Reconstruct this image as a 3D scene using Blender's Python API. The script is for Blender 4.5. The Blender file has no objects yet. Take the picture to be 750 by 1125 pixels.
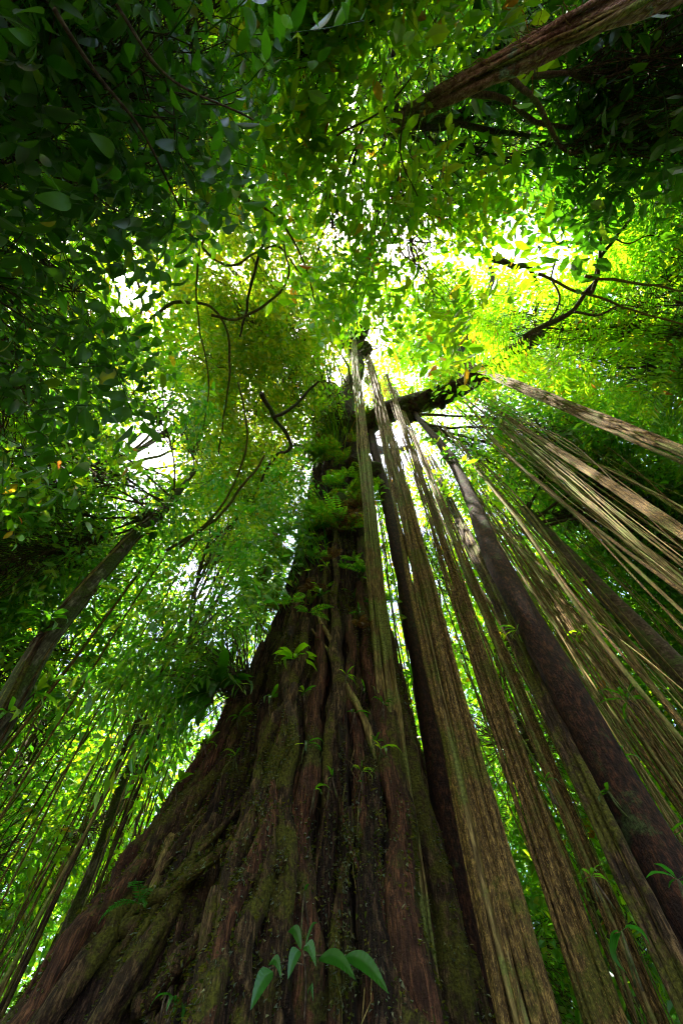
import bpy, math, random
import numpy as np
from mathutils import Vector

random.seed(7)
rng = np.random.default_rng(11)
sc = bpy.context.scene
C = sc.collection
R = math.radians

# ------------------------------------------------------------------ camera, sky, sun, exposure
CAMH = 1.2
PITCH = R(62)
FPX = 440.0                      # focal length in pixels of the 750 px wide photograph
cam_d = bpy.data.cameras.new('camera')
cam_d.sensor_fit = 'VERTICAL'
cam_d.sensor_height = 36.0
cam_d.lens = FPX / 1125.0 * 36.0
cam_d.clip_start = 0.02
cam_d.clip_end = 600
cam = bpy.data.objects.new('camera', cam_d)
C.objects.link(cam)
cam.location = (0, 0, CAMH)
cam.rotation_euler = (math.pi / 2 + PITCH, 0, 0)
sc.camera = cam

SUN = Vector((-0.30, -0.16, 1.20)).normalized()
SUN_EL = math.asin(SUN.z)
SUN_AZ = math.atan2(SUN.x, SUN.y)
w = bpy.data.worlds.new('World')
sc.world = w
w.use_nodes = True
nt = w.node_tree
nt.nodes.clear()
sky = nt.nodes.new('ShaderNodeTexSky')
sky.sky_type = 'NISHITA'
sky.sun_disc = False
sky.sun_elevation = SUN_EL
sky.sun_rotation = SUN_AZ
sky.dust_density = 5.0
bg = nt.nodes.new('ShaderNodeBackground')
bg.inputs['Strength'].default_value = 0.14
out = nt.nodes.new('ShaderNodeOutputWorld')
nt.links.new(sky.outputs[0], bg.inputs[0])
nt.links.new(bg.outputs[0], out.inputs[0])

sl = bpy.data.lights.new('sun', 'SUN')
sl.energy = 4.2
sl.angle = R(0.6)
sl.color = (1.0, 0.93, 0.80)
so = bpy.data.objects.new('sun', sl)
C.objects.link(so)
so.location = (-12, -3, 40)
so.rotation_euler = SUN.to_track_quat('Z', 'Y').to_euler()

sc.view_settings.view_transform = 'Standard'
sc.view_settings.look = 'None'
sc.view_settings.gamma = 1
sc.view_settings.use_curve_mapping = False
sc.view_settings.exposure = 3.15

sc.render.engine = 'CYCLES'
sc.cycles.max_bounces = 7
sc.cycles.diffuse_bounces = 4
sc.cycles.glossy_bounces = 2
sc.cycles.transmission_bounces = 5
sc.cycles.sample_clamp_indirect = 6
sc.cycles.use_denoising = True
sc.cycles.filter_width = 1.1

# ------------------------------------------------------------------ unprojection helpers
FY, FZ = math.cos(PITCH), math.sin(PITCH)


def ray(px, py):
    """World direction seen at a point of the photograph (750x1125)."""
    u = (px - 375.0) / FPX
    v = (562.5 - py) / FPX
    return np.array([u, FY - FZ * v, FZ + FY * v])


def at_height(px, py, z):
    d = ray(px, py)
    return np.array([0, 0, CAMH]) + d * ((z - CAMH) / d[2])


def at_ground_distance(px, py, D):
    d = ray(px, py)
    return np.array([0, 0, CAMH]) + d * (D / math.hypot(d[0], d[1]))


def at_range(px, py, r):
    d = ray(px, py)
    return np.array([0, 0, CAMH]) + d * (r / np.linalg.norm(d))


# ------------------------------------------------------------------ noise
def _hash(ix, iy, iz, seed):
    h = (ix.astype(np.int64) * 374761393 + iy.astype(np.int64) * 668265263 + iz.astype(np.int64) * 2147483647 + seed * 974711)
    h = (h ^ (h >> 13)) * 1274126177
    h = h & 0xffffffff
    h = (h ^ (h >> 16)) * 2246822519 & 0xffffffff
    h = h ^ (h >> 15)
    return (h & 0xffff) / 65535.0


def noise3(x, y, z, seed=0):
    x, y, z = np.broadcast_arrays(np.asarray(x, float), np.asarray(y, float), np.asarray(z, float))
    ix, iy, iz = np.floor(x), np.floor(y), np.floor(z)
    fx, fy, fz = x - ix, y - iy, z - iz
    fx, fy, fz = [f * f * (3 - 2 * f) for f in (fx, fy, fz)]
    r = 0
    for a in (0, 1):
        for b in (0, 1):
            for c in (0, 1):
                wgt = (fx if a else 1 - fx) * (fy if b else 1 - fy) * (fz if c else 1 - fz)
                r = r + wgt * _hash(ix + a, iy + b, iz + c, seed)
    return r


def fbm(x, y, z, seed=0, oct=3):
    r, a, t = 0, 1.0, 0
    for k in range(oct):
        r = r + a * noise3(np.asarray(x) * 2 ** k, np.asarray(y) * 2 ** k, np.asarray(z) * 2 ** k, seed + k)
        t += a
        a *= .5
    return r / t


# ------------------------------------------------------------------ mesh building
class MB:
    """Collects triangles and quads; build() links them as ONE mesh object."""

    def __init__(s):
        s.v, s.t, s.q, s.n = [], [], [], 0

    def add(s, v, tris=None, quads=None):
        v = np.asarray(v, float).reshape(-1, 3)
        if tris is not None and len(tris):
            s.t.append(np.asarray(tris, np.int64) + s.n)
        if quads is not None and len(quads):
            s.q.append(np.asarray(quads, np.int64) + s.n)
        s.v.append(v)
        s.n += len(v)

    def mesh(s, name, smooth=True):
        me = bpy.data.meshes.new(name)
        v = np.concatenate(s.v)
        t = np.concatenate(s.t) if s.t else np.zeros((0, 3), np.int64)
        q = np.concatenate(s.q) if s.q else np.zeros((0, 4), np.int64)
        me.vertices.add(len(v))
        me.vertices.foreach_set('co', v.astype(np.float32).ravel())
        loops = np.concatenate([t.ravel(), q.ravel()]).astype(np.int32)
        me.loops.add(len(loops))
        me.loops.foreach_set('vertex_index', loops)
        npoly = len(t) + len(q)
        tot = np.concatenate([np.full(len(t), 3), np.full(len(q), 4)]).astype(np.int32)
        st = np.concatenate([[0], np.cumsum(tot)[:-1]]).astype(np.int32)
        me.polygons.add(npoly)
        me.polygons.foreach_set('loop_start', st)
        me.polygons.foreach_set('loop_total', tot)
        me.polygons.foreach_set('use_smooth', np.full(npoly, smooth))
        me.update(calc_edges=True)
        return me

    def build(s, name, mat, parent=None, smooth=True, origin=None):
        if origin is not None:
            s.v = [x - np.asarray(origin) for x in s.v]
        me = s.mesh(name, smooth)
        me.materials.append(mat)
        o = bpy.data.objects.new(name, me)
        C.objects.link(o)
        if origin is not None:
            o.location = origin
        if parent is not None:
            o.parent = parent
            o.matrix_parent_inverse = parent.matrix_basis.inverted()
        return o


def tag(o, label, cat, group=None, kind=None):
    if label:
        o['label'] = label
    if cat:
        o['category'] = cat
    if group:
        o['group'] = group
    if kind:
        o['kind'] = kind
    return o


def thing(name, label, cat, loc, group=None):
    o = bpy.data.objects.new(name, None)
    o.empty_display_size = .3
    C.objects.link(o)
    o.location = loc
    return tag(o, label, cat, group)


def smooth_path(pts, n):
    """Catmull-Rom through the waypoints, n samples."""
    p = np.asarray(pts, float)
    p = np.vstack([2 * p[0] - p[1], p, 2 * p[-1] - p[-2]])
    m = len(p) - 3
    t = np.linspace(0, m - 1e-6, n)
    i = t.astype(int)
    f = (t - i)[:, None]
    a, b, c, d = p[i], p[i + 1], p[i + 2], p[i + 3]
    return .5 * ((2 * b) + (c - a) * f + (2 * a - 5 * b + 4 * c - d) * f ** 2 + (-a + 3 * b - 3 * c + d) * f ** 3)


def tube(mb, path, rad, k=8, lump=0.0, seed=0, lf=6.0, cap=True):
    p = np.asarray(path, float)
    n = len(p)
    rad = np.broadcast_to(np.asarray(rad, float), (n,)).copy()
    tg = np.gradient(p, axis=0)
    tg /= np.linalg.norm(tg, axis=1)[:, None] + 1e-9
    ref = np.array([0.31, 0.17, 0.0]) if abs(tg[0][2]) > .8 else np.array([0, 0, 1.0])
    u = np.cross(np.broadcast_to(ref, tg.shape), tg)
    bad = np.linalg.norm(u, axis=1) < .05
    if bad.any():
        u[bad] = np.cross(np.array([0.9, .1, .3]), tg[bad])
    # transport the frame
    u[0] /= np.linalg.norm(u[0]) + 1e-9
    for i in range(1, n):
        x = u[i - 1] - tg[i] * np.dot(u[i - 1], tg[i])
        u[i] = x / (np.linalg.norm(x) + 1e-9)
    v = np.cross(tg, u)
    th = np.arange(k) * 2 * math.pi / k
    c, s_ = np.cos(th), np.sin(th)
    off = u[:, None, :] * c[None, :, None] + v[:, None, :] * s_[None, :, None]
    rr = np.repeat(rad[:, None], k, 1)
    if lump:
        L = np.concatenate([[0], np.cumsum(np.linalg.norm(np.diff(p, axis=0), axis=1))])
        nz = fbm(c[None, :] * 1.3 + seed * 7.1, s_[None, :] * 1.3, L[:, None] * lf, seed, 3)
        rr = rr * (1 + lump * (nz - .5) * 2)
    V = p[:, None, :] + off * rr[:, :, None]
    i = np.arange(n - 1)[:, None]
    j = np.arange(k)[None, :]
    q = np.stack([i * k + j, i * k + (j + 1) % k, (i + 1) * k + (j + 1) % k, (i + 1) * k + j], -1).reshape(-1, 4)
    Vf = V.reshape(-1, 3)
    tr = None
    if cap:
        Vf = np.vstack([Vf, p[0], p[-1]])
        jj = np.arange(k)
        a = np.stack([np.full(k, n * k), (jj + 1) % k, jj], -1)
        b = np.stack([np.full(k, n * k + 1), (n - 1) * k + jj, (n - 1) * k + (jj + 1) % k], -1)
        tr = np.vstack([a, b])
    mb.add(Vf, tr, q)


def thin_tubes(mb, A, B, sag, r0, r1, n=6):
    """Many thin three-sided branchlets from A to B at once, slightly bent."""
    A, B = np.asarray(A), np.asarray(B)
    m = len(A)
    t = np.linspace(0, 1, n)[None, :, None]
    mid = rng.normal(0, 1, (m, 1, 3)) * (np.linalg.norm(B - A, axis=1) * .12)[:, None, None]
    P = A[:, None] * (1 - t) + B[:, None] * t + mid * np.sin(t * math.pi) + np.array([0, 0, 1.0]) * sag * np.sin(t * math.pi)
    mid2 = rng.normal(0, 1, (m, 1, 3)) * (np.linalg.norm(B - A, axis=1) * .05)[:, None, None]
    P = P + mid2 * np.sin(t * math.pi * 2.5) * (1 - t) * t * 4
    d = B - A
    d /= np.linalg.norm(d, axis=1)[:, None] + 1e-9
    u = np.cross(d, np.array([.3, .5, .8]))
    u /= np.linalg.norm(u, axis=1)[:, None] + 1e-9
    v = np.cross(d, u)
    rad = (r0 * (1 - t) + r1 * t)
    rings = []
    for k in range(3):
        a = k * 2 * math.pi / 3
        rings.append(P + (u * math.cos(a) + v * math.sin(a))[:, None] * rad)
    V = np.stack(rings, 2)  # m,n,3,3
    base = (np.arange(m) * n * 3)[:, None, None]
    i = np.arange(n - 1)[None, :, None]
    j = np.arange(3)[None, None, :]
    q = np.stack([base + i * 3 + j, base + i * 3 + (j + 1) % 3, base + (i + 1) * 3 + (j + 1) % 3, base + (i + 1) * 3 + j], -1).reshape(-1, 4)
    mb.add(V.reshape(-1, 3), None, q)


# ------------------------------------------------------------------ leaf and twig templates
def leaf_template(detail, ratio=.4, droop=.25, fold=.25, tip=.14):
    """One leaf along +X, unit length."""
    xs = {0: [0, .5, 1], 1: [0, .3, .68, 1], 2: [0, .12, .3, .5, .7, .86, 1]}[detail]
    V, T = [], []
    prev = None
    for x in xs:
        wd = ratio * .5 * max(0, math.sin(math.pi * min(1, x) ** .85)) ** .75
        z = -droop * x * x
        if x in (0, 1):
            V.append((x, 0, z))
            cur = [len(V) - 1]
        else:
            V += [(x, wd, z + fold * wd), (x, 0, z), (x, -wd, z + fold * wd)]
            n = len(V)
            cur = [n - 3, n - 2, n - 1]
        if prev is not None:
            if len(prev) == 1 and len(cur) == 3:
                T += [(prev[0], cur[1], cur[0]), (prev[0], cur[2], cur[1])]
            elif len(prev) == 3 and len(cur) == 3:
                for a in (0, 1):
                    T += [(prev[a], prev[a + 1], cur[a + 1]), (prev[a], cur[a + 1], cur[a])]
            else:
                T += [(prev[0], prev[1], cur[0]), (prev[1], prev[2], cur[0])]
        prev = cur
    return np.array(V, float), np.array(T)


def rot_from(x, up):
    """Rotation matrices whose columns are x, y, z; arrays (m,3)."""
    x = x / (np.linalg.norm(x, axis=-1, keepdims=True) + 1e-9)
    y = np.cross(up, x)
    y /= np.linalg.norm(y, axis=-1, keepdims=True) + 1e-9
    z = np.cross(x, y)
    return np.stack([x, y, z], -1)


def twig_templates(nvar, nleaf, detail, spread=1.0, ratio=.4, droop=.25, hang=.2, seed=1, spacing=.42, feathery=False):
    """Leafy twig in units of one leaf length; leaves set alternately along a bent stalk."""
    r = np.random.default_rng(seed)
    L = []
    for k in range(nvar):
        V, T, n0 = [], [], 0
        ln = nleaf * spacing
        bend = r.normal(0, .12, 2)
        for i in range(nleaf):
            t = (i + .6) / nleaf
            x = ln * t
            pos = np.array([x, bend[0] * x * t * 1.5, bend[1] * x * t - .04 * hang * x * x])
            side = 1 if i % 2 else -1
            ang = R(r.uniform(35, 75) if not feathery else r.uniform(62, 78)) * side
            if i == nleaf - 1:
                ang *= .15
            pit = r.normal(-hang, .35 if not feathery else .12)
            d = np.array([math.cos(ang) * math.cos(pit), math.sin(ang) * math.cos(pit), math.sin(pit)])
            up = np.array([r.normal(0, .35 * spread), r.normal(0, .35 * spread), 1.0])
            M = rot_from(d[None], up[None])[0]
            s = r.uniform(.72, 1.12) * (.75 if i == nleaf - 1 or i == 0 else 1)
            lv, lt = leaf_template(detail, ratio * r.uniform(.85, 1.15), droop * r.uniform(.3, 1.8), r.uniform(.1, .45))
            V.append((lv * s + np.array([.06, 0, 0])) @ M.T + pos)
            T.append(lt + n0)
            n0 += len(lv)
        # stalk: a thin 3-sided tube
        ts = np.linspace(0, 1, 4)
        ring = []
        for t in ts:
            x = ln * t
            c = np.array([x, bend[0] * x * t * 1.5, bend[1] * x * t - .04 * hang * x * x])
            for a in range(3):
                an = a * 2.094
                ring.append(c + np.array([0, math.cos(an), math.sin(an)]) * .022 * (1.15 - t * .7))
        V.append(np.array(ring))
        st = []
        for i in range(3):
            for a in range(3):
                b = (a + 1) % 3
                st += [(n0 + i * 3 + a, n0 + i * 3 + b, n0 + i * 3 + 3 + b), (n0 + i * 3 + a, n0 + i * 3 + 3 + b, n0 + i * 3 + 3 + a)]
        T.append(np.array(st))
        L.append((np.concatenate(V), np.concatenate(T)))
    return L


def scatter(mb, tmpls, pos, direc, up, scale):
    which = rng.integers(0, len(tmpls), len(pos))
    M = rot_from(direc, up)
    for k, (tv, tt) in enumerate(tmpls):
        s = np.where(which == k)[0]
        if not len(s):
            continue
        V = np.einsum('mij,vj->mvi', M[s], tv) * scale[s][:, None, None] + pos[s][:, None, :]
        T = tt[None] + (np.arange(len(s)) * len(tv))[:, None, None]
        mb.add(V.reshape(-1, 3), T.reshape(-1, 3), None)


# ------------------------------------------------------------------ materials
def new_mat(name):
    m = bpy.data.materials.new(name)
    m.use_nodes = True
    m.node_tree.nodes.clear()
    return m, m.node_tree.nodes, m.node_tree.links


def ramp(n, stops):
    r = n.new('ShaderNodeValToRGB')
    e = r.color_ramp.elements
    e[0].position, e[0].color = stops[0][0], (*stops[0][1], 1)
    e[1].position, e[1].color = stops[-1][0], (*stops[-1][1], 1)
    for p, c in stops[1:-1]:
        x = e.new(p)
        x.color = (*c, 1)
    return r


def leaf_mat(name, cols, tcols, trans=.5, gloss=.05, rough=.35):
    """Leaf blade: reflects a dark green, lets a yellower green through; colour differs from leaf to leaf."""
    m, n, l = new_mat(name)
    geo = n.new('ShaderNodeNewGeometry')
    r1 = ramp(n, cols)
    r2 = ramp(n, tcols)
    l.new(geo.outputs['Random Per Island'], r1.inputs[0])
    l.new(geo.outputs['Random Per Island'], r2.inputs[0])
    tc = n.new('ShaderNodeTexCoord')
    nz = n.new('ShaderNodeTexNoise')
    nz.inputs['Scale'].default_value = 25
    l.new(tc.outputs['Object'], nz.inputs['Vector'])
    mr = n.new('ShaderNodeMapRange')
    mr.inputs[3].default_value = .8
    mr.inputs[4].default_value = 1.2
    l.new(nz.outputs[0], mr.inputs[0])
    outs = []
    for r in (r1, r2):
        mx = n.new('ShaderNodeVectorMath')
        mx.operation = 'SCALE'
        l.new(r.outputs[0], mx.inputs[0])
        l.new(mr.outputs[0], mx.inputs['Scale'])
        outs.append(mx)
    d = n.new('ShaderNodeBsdfDiffuse')
    t = n.new('ShaderNodeBsdfTranslucent')
    g = n.new('ShaderNodeBsdfGlossy')
    g.inputs['Roughness'].default_value = rough
    g.inputs['Color'].default_value = (.9, .95, 1, 1)
    l.new(outs[0].outputs[0], d.inputs[0])
    l.new(outs[1].outputs[0], t.inputs[0])
    m1 = n.new('ShaderNodeMixShader')
    m1.inputs[0].default_value = trans
    l.new(d.outputs[0], m1.inputs[1])
    l.new(t.outputs[0], m1.inputs[2])
    m2 = n.new('ShaderNodeMixShader')
    fr = n.new('ShaderNodeLayerWeight')
    fr.inputs[0].default_value = .25
    mm = n.new('ShaderNodeMath')
    mm.operation = 'MULTIPLY_ADD'
    mm.inputs[1].default_value = .10
    mm.inputs[2].default_value = gloss * .4
    l.new(fr.outputs['Fresnel'], mm.inputs[0])
    l.new(mm.outputs[0], m2.inputs[0])
    l.new(m1.outputs[0], m2.inputs[1])
    l.new(g.outputs[0], m2.inputs[2])
    o = n.new('ShaderNodeOutputMaterial')
    l.new(m2.outputs[0], o.inputs[0])
    return m


def bark_mat(name, dark, mid, light, moss=(.05, .07, .01), moss_amt=.4, stretch=(1, 1, .12), scale=14, bump=.6, dist=.03, rough=.85, speck=0.0):
    m, n, l = new_mat(name)
    tc = n.new('ShaderNodeTexCoord')
    mp = n.new('ShaderNodeMapping')
    mp.inputs['Scale'].default_value = stretch
    l.new(tc.outputs['Object'], mp.inputs[0])
    n1 = n.new('ShaderNodeTexNoise')
    n1.inputs['Scale'].default_value = scale
    n1.inputs['Detail'].default_value = 8
    n1.inputs['Roughness'].default_value = .68
    l.new(mp.outputs[0], n1.inputs['Vector'])
    nf = n.new('ShaderNodeTexNoise')
    nf.inputs['Scale'].default_value = scale * 3.2
    nf.inputs['Detail'].default_value = 5
    nf.inputs['Roughness'].default_value = .6
    mpf = n.new('ShaderNodeMapping')
    mpf.inputs['Scale'].default_value = (stretch[0], stretch[1], stretch[2] * .45)
    l.new(tc.outputs['Object'], mpf.inputs[0])
    l.new(mpf.outputs[0], nf.inputs['Vector'])
    mixn = n.new('ShaderNodeMath')
    mixn.operation = 'MULTIPLY_ADD'
    mixn.inputs[1].default_value = .55
    hlf = n.new('ShaderNodeMath')
    hlf.operation = 'MULTIPLY'
    hlf.inputs[1].default_value = .45
    l.new(nf.outputs[0], hlf.inputs[0])
    l.new(n1.outputs[0], mixn.inputs[0])
    l.new(hlf.outputs[0], mixn.inputs[2])
    r1 = ramp(n, [(.37, dark), (.50, mid), (.63, light)])
    l.new(mixn.outputs[0], r1.inputs[0])
    # moss patches
    n2 = n.new('ShaderNodeTexNoise')
    n2.inputs['Scale'].default_value = 2.3
    n2.inputs['Detail'].default_value = 9
    n2.inputs['Roughness'].default_value = .72
    l.new(tc.outputs['Object'], n2.inputs['Vector'])
    rm = ramp(n, [(.63 - .3 * moss_amt, (0, 0, 0)), (.69 - .3 * moss_amt, (.9, .9, .9))])
    l.new(n2.outputs[0], rm.inputs[0])
    n3 = n.new('ShaderNodeTexNoise')
    n3.inputs['Scale'].default_value = 60
    n3.inputs['Detail'].default_value = 4
    l.new(tc.outputs['Object'], n3.inputs['Vector'])
    rmo = ramp(n, [(.35, tuple(c * .45 for c in moss)), (.7, tuple(min(1, c * 1.7) for c in moss))])
    l.new(n3.outputs[0], rmo.inputs[0])
    mx = n.new('ShaderNodeMixRGB')
    l.new(rm.outputs[0], mx.inputs[0])
    l.new(r1.outputs[0], mx.inputs[1])
    l.new(rmo.outputs[0], mx.inputs[2])
    col = mx
    hsum = n.new('ShaderNodeMath')
    hsum.operation = 'ADD'
    l.new(mixn.outputs[0], hsum.inputs[0])
    sc3 = n.new('ShaderNodeMath')
    sc3.operation = 'MULTIPLY'
    sc3.inputs[1].default_value = .45
    l.new(n3.outputs[0], sc3.inputs[0])
    l.new(sc3.outputs[0], hsum.inputs[1])
    if speck:
        vo = n.new('ShaderNodeTexVoronoi')
        vo.inputs['Scale'].default_value = 110
        mp2 = n.new('ShaderNodeMapping')
        mp2.inputs['Scale'].default_value = (1, 1, .55)
        l.new(tc.outputs['Object'], mp2.inputs[0])
        l.new(mp2.outputs[0], vo.inputs['Vector'])
        rs = ramp(n, [(.12, (1, 1, 1)), (.34, (0, 0, 0))])
        l.new(vo.outputs['Distance'], rs.inputs[0])
        ms = n.new('ShaderNodeMath')
        ms.operation = 'MULTIPLY'
        ms.inputs[1].default_value = speck
        l.new(rs.outputs[0], ms.inputs[0])
        mx2 = n.new('ShaderNodeMixRGB')
        l.new(ms.outputs[0], mx2.inputs[0])
        l.new(col.outputs[0], mx2.inputs[1])
        mx2.inputs[2].default_value = (*[min(1, c * 1.7) for c in light], 1)
        col = mx2
        ad = n.new('ShaderNodeMath')
        ad.operation = 'ADD'
        l.new(hsum.outputs[0], ad.inputs[0])
        l.new(ms.outputs[0], ad.inputs[1])
        hsum = ad
    bp = n.new('ShaderNodeBump')
    bp.inputs['Strength'].default_value = bump
    bp.inputs['Distance'].default_value = dist
    l.new(hsum.outputs[0], bp.inputs['Height'])
    b = n.new('ShaderNodeBsdfPrincipled')
    b.inputs['Roughness'].default_value = rough
    b.inputs['Specular IOR Level'].default_value = .18
    l.new(col.outputs[0], b.inputs['Base Color'])
    l.new(bp.outputs[0], b.inputs['Normal'])
    o = n.new('ShaderNodeOutputMaterial')
    l.new(b.outputs[0], o.inputs[0])
    return m


G = lambda a, b, c: (a, b, c)
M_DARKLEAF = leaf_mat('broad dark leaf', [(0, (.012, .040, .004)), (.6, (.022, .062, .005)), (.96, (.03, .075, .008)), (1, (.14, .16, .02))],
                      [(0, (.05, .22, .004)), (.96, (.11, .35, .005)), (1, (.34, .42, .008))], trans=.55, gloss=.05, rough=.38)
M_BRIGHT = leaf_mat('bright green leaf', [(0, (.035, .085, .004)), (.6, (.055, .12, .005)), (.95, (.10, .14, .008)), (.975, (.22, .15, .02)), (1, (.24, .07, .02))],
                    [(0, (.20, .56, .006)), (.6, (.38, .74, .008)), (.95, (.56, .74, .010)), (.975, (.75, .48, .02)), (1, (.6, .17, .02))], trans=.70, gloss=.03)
M_YELLOW = leaf_mat('yellow green leaf', [(0, (.05, .095, .005)), (.5, (.08, .12, .007)), (1, (.16, .15, .015))],
                    [(0, (.20, .48, .005)), (.5, (.40, .62, .008)), (1, (.72, .66, .02))], trans=.70, gloss=.03)
M_MID = leaf_mat('mid green leaf', [(0, (.018, .055, .004)), (.6, (.036, .085, .006)), (1, (.08, .12, .010))],
                 [(0, (.08, .36, .008)), (.6, (.20, .52, .010)), (1, (.46, .60, .014))], trans=.68, gloss=.07, rough=.32)
M_FERN = leaf_mat('fern frond', [(0, (.03, .07, .004)), (.7, (.06, .10, .006)), (1, (.16, .11, .01))],
                  [(0, (.10, .30, .005)), (.7, (.24, .42, .008)), (1, (.45, .28, .012))], trans=.6, gloss=.03)
M_MOSS = leaf_mat('moss tuft', [(0, (.025, .04, .004)), (.6, (.06, .075, .006)), (1, (.13, .12, .012))],
                  [(0, (.06, .10, .004)), (1, (.2, .2, .01))], trans=.3, gloss=.0, rough=.8)
M_BLUELEAF = leaf_mat('waxy seedling leaf', [(0, (.02, .10, .010)), (1, (.04, .15, .014))],
                      [(0, (.05, .32, .02)), (1, (.08, .42, .025))], trans=.4, gloss=.05, rough=.3)

M_DEAD = leaf_mat('dead brown frond', [(0, (.05, .025, .008)), (1, (.14, .075, .025))], [(0, (.12, .05, .01)), (1, (.28, .15, .04))], trans=.4, gloss=0, rough=.8)

B_TRUNK = bark_mat('giant trunk bark', (.005, .003, .002), (.019, .010, .006), (.12, .068, .036), moss=(.050, .048, .006), moss_amt=.34, stretch=(1, 1, .22), scale=22, bump=1.0, dist=.08)
B_ROOT = bark_mat('mossy root bark', (.008, .005, .003), (.034, .019, .009), (.19, .115, .05), moss=(.065, .063, .006), moss_amt=.48, stretch=(1, 1, .25), scale=26, bump=1.0, dist=.04)
B_RED = bark_mat('reddish root bark', (.014, .006, .003), (.045, .019, .010), (.19, .08, .036), moss=(.05, .05, .008), moss_amt=.3, stretch=(1, 1, .15), scale=26, bump=1.0, dist=.04)
B_AERIAL = bark_mat('aerial root bark', (.010, .006, .002), (.085, .050, .015), (.38, .24, .066), moss=(.075, .075, .009), moss_amt=.4, stretch=(1, 1, .35), scale=60, bump=1.0, dist=.02, speck=.35)
B_VINE = bark_mat('vine bark', (.035, .022, .008), (.12, .085, .028), (.34, .25, .085), moss=(.12, .14, .03), moss_amt=.5, stretch=(1, 1, .2), scale=30, bump=.5, dist=.01)
B_DARK = bark_mat('dark red bark', (.004, .002, .002), (.017, .007, .004), (.085, .030, .013), moss=(.03, .045, .012), moss_amt=.2, stretch=(1, 1, .5), scale=30, bump=.9, dist=.025)
B_GREY = bark_mat('grey bark', (.012, .009, .006), (.055, .045, .032), (.22, .19, .15), moss=(.04, .055, .01), moss_amt=.6, stretch=(1, 1, .6), scale=11, bump=.5, dist=.015)
B_TWIG = bark_mat('branch bark', (.015, .010, .007), (.06, .040, .025), (.16, .12, .08), moss=(.05, .07, .015), moss_amt=.4, stretch=(1, 1, 1), scale=20, bump=.4, dist=.01)
B_PINK = bark_mat('pinkish fibrous bark', (.06, .028, .024), (.26, .14, .115), (.55, .38, .33), moss=(.20, .30, .26), moss_amt=.22, stretch=(2, 2, .12), scale=16, bump=.9, dist=.03)
B_HUMUS = bark_mat('root mass humus', (.006, .004, .003), (.030, .016, .009), (.10, .05, .022), moss=(.05, .075, .010), moss_amt=.5, stretch=(1, 1, 1), scale=12, bump=1, dist=.06)


def ground_mat():
    m, n, l = new_mat('leaf litter ground')
    tc = n.new('ShaderNodeTexCoord')
    a = n.new('ShaderNodeTexNoise')
    a.inputs['Scale'].default_value = 3
    a.inputs['Detail'].default_value = 10
    l.new(tc.outputs['Object'], a.inputs['Vector'])
    r = ramp(n, [(.35, (.02, .013, .008)), (.55, (.07, .04, .02)), (.7, (.05, .06, .015))])
    l.new(a.outputs[0], r.inputs[0])
    b = n.new('ShaderNodeBsdfPrincipled')
    b.inputs['Roughness'].default_value = .95
    l.new(r.outputs[0], b.inputs['Base Color'])
    bp = n.new('ShaderNodeBump')
    bp.inputs['Distance'].default_value = .1
    l.new(a.outputs[0], bp.inputs['Height'])
    l.new(bp.outputs[0], b.inputs['Normal'])
    o = n.new('ShaderNodeOutputMaterial')
    l.new(b.outputs[0], o.inputs[0])
    return m


# ------------------------------------------------------------------ ground
gx = np.concatenate([[-400, -150, -60], np.linspace(-25, 25, 60), [60, 150, 400]])
X, Y = np.meshgrid(gx, gx, indexing='ij')
Z = (fbm(X * .3 + 50, Y * .3 + 50, 0, 3, 3) - .5) * .35
nn = len(gx)
mb = MB()
ii, jj = np.meshgrid(np.arange(nn - 1), np.arange(nn - 1), indexing='ij')
a = ii * nn + jj
mb.add(np.stack([X, Y, Z], -1).reshape(-1, 3), None, np.stack([a, a + nn, a + nn + 1, a + 1], -1).reshape(-1, 4))
tag(mb.build('ground', ground_mat()), None, None, kind='structure')

# ------------------------------------------------------------------ the giant tree: trunk surface
TX, TY = -0.05, 4.4
LOBES = [(182, 1.90, 7), (197, 1.35, 5), (212, 1.20, 6), (229, .85, 5), (243, 1.0, 6), (257, .60, 4.5), (270, .72, 5), (285, .62, 4.5), (297, .72, 6), (314, .50, 5), (332, .58, 7),
         (354, .42, 8), (25, .8, 10), (62, 1.3, 10), (100, 1.2, 10), (140, 1.5, 11)]


def trunk_r(th, z):
    th, z = np.broadcast_arrays(np.asarray(th, float), np.asarray(z, float))
    zz = np.maximum(z, 0)
    fl = np.exp(-(zz / 3.1) ** 1.4)
    r = .66 - .10 * fl + .05 * np.exp(-((z - 12.5) / 2.5) ** 2)
    r = np.where(z > 13.5, r * np.clip(1 - (z - 13.5) * .05, .3, 1), r)
    lob = np.zeros_like(r)
    for k, (a, amp, sg) in enumerate(LOBES):
        ac = R(a) + .10 * np.sin(z * .55 + k * 2.1) + .05 * np.sin(z * 1.3 + k)
        dd = (th - ac + math.pi) % (2 * math.pi) - math.pi
        s = R(sg) * (1 + 1.3 * (1 - fl))
        e = 1.16 * amp * (fl + .05 * np.clip(1 - zz / 16, 0, 1)) * np.exp(-np.abs(dd / s) ** 1.5 / 1.3)
        lob = np.maximum(lob, e) + .12 * np.minimum(lob, e)
    r = r + lob
    c, s_ = np.cos(th), np.sin(th)
    n1 = fbm(c * 5 + 9, s_ * 5 + 9, z * .28, 1, 2)
    n2 = 1 - np.abs(2 * fbm(c * 15 + 30, s_ * 15 + 30, z * .42 + 3, 2, 2) - 1)
    n3 = fbm(c * 40 + 60, s_ * 40 + 60, z * 2.2, 4, 3)
    return r + (n1 - .5) * .16 + (n2 - .8) * .26 + (n3 - .5) * .08


def trunk_pt(th, z, off=0.0):
    r = trunk_r(th, z) + off
    return np.stack([TX + np.cos(th) * r, TY + np.sin(th) * r, np.broadcast_to(z, np.shape(r))], -1)


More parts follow.
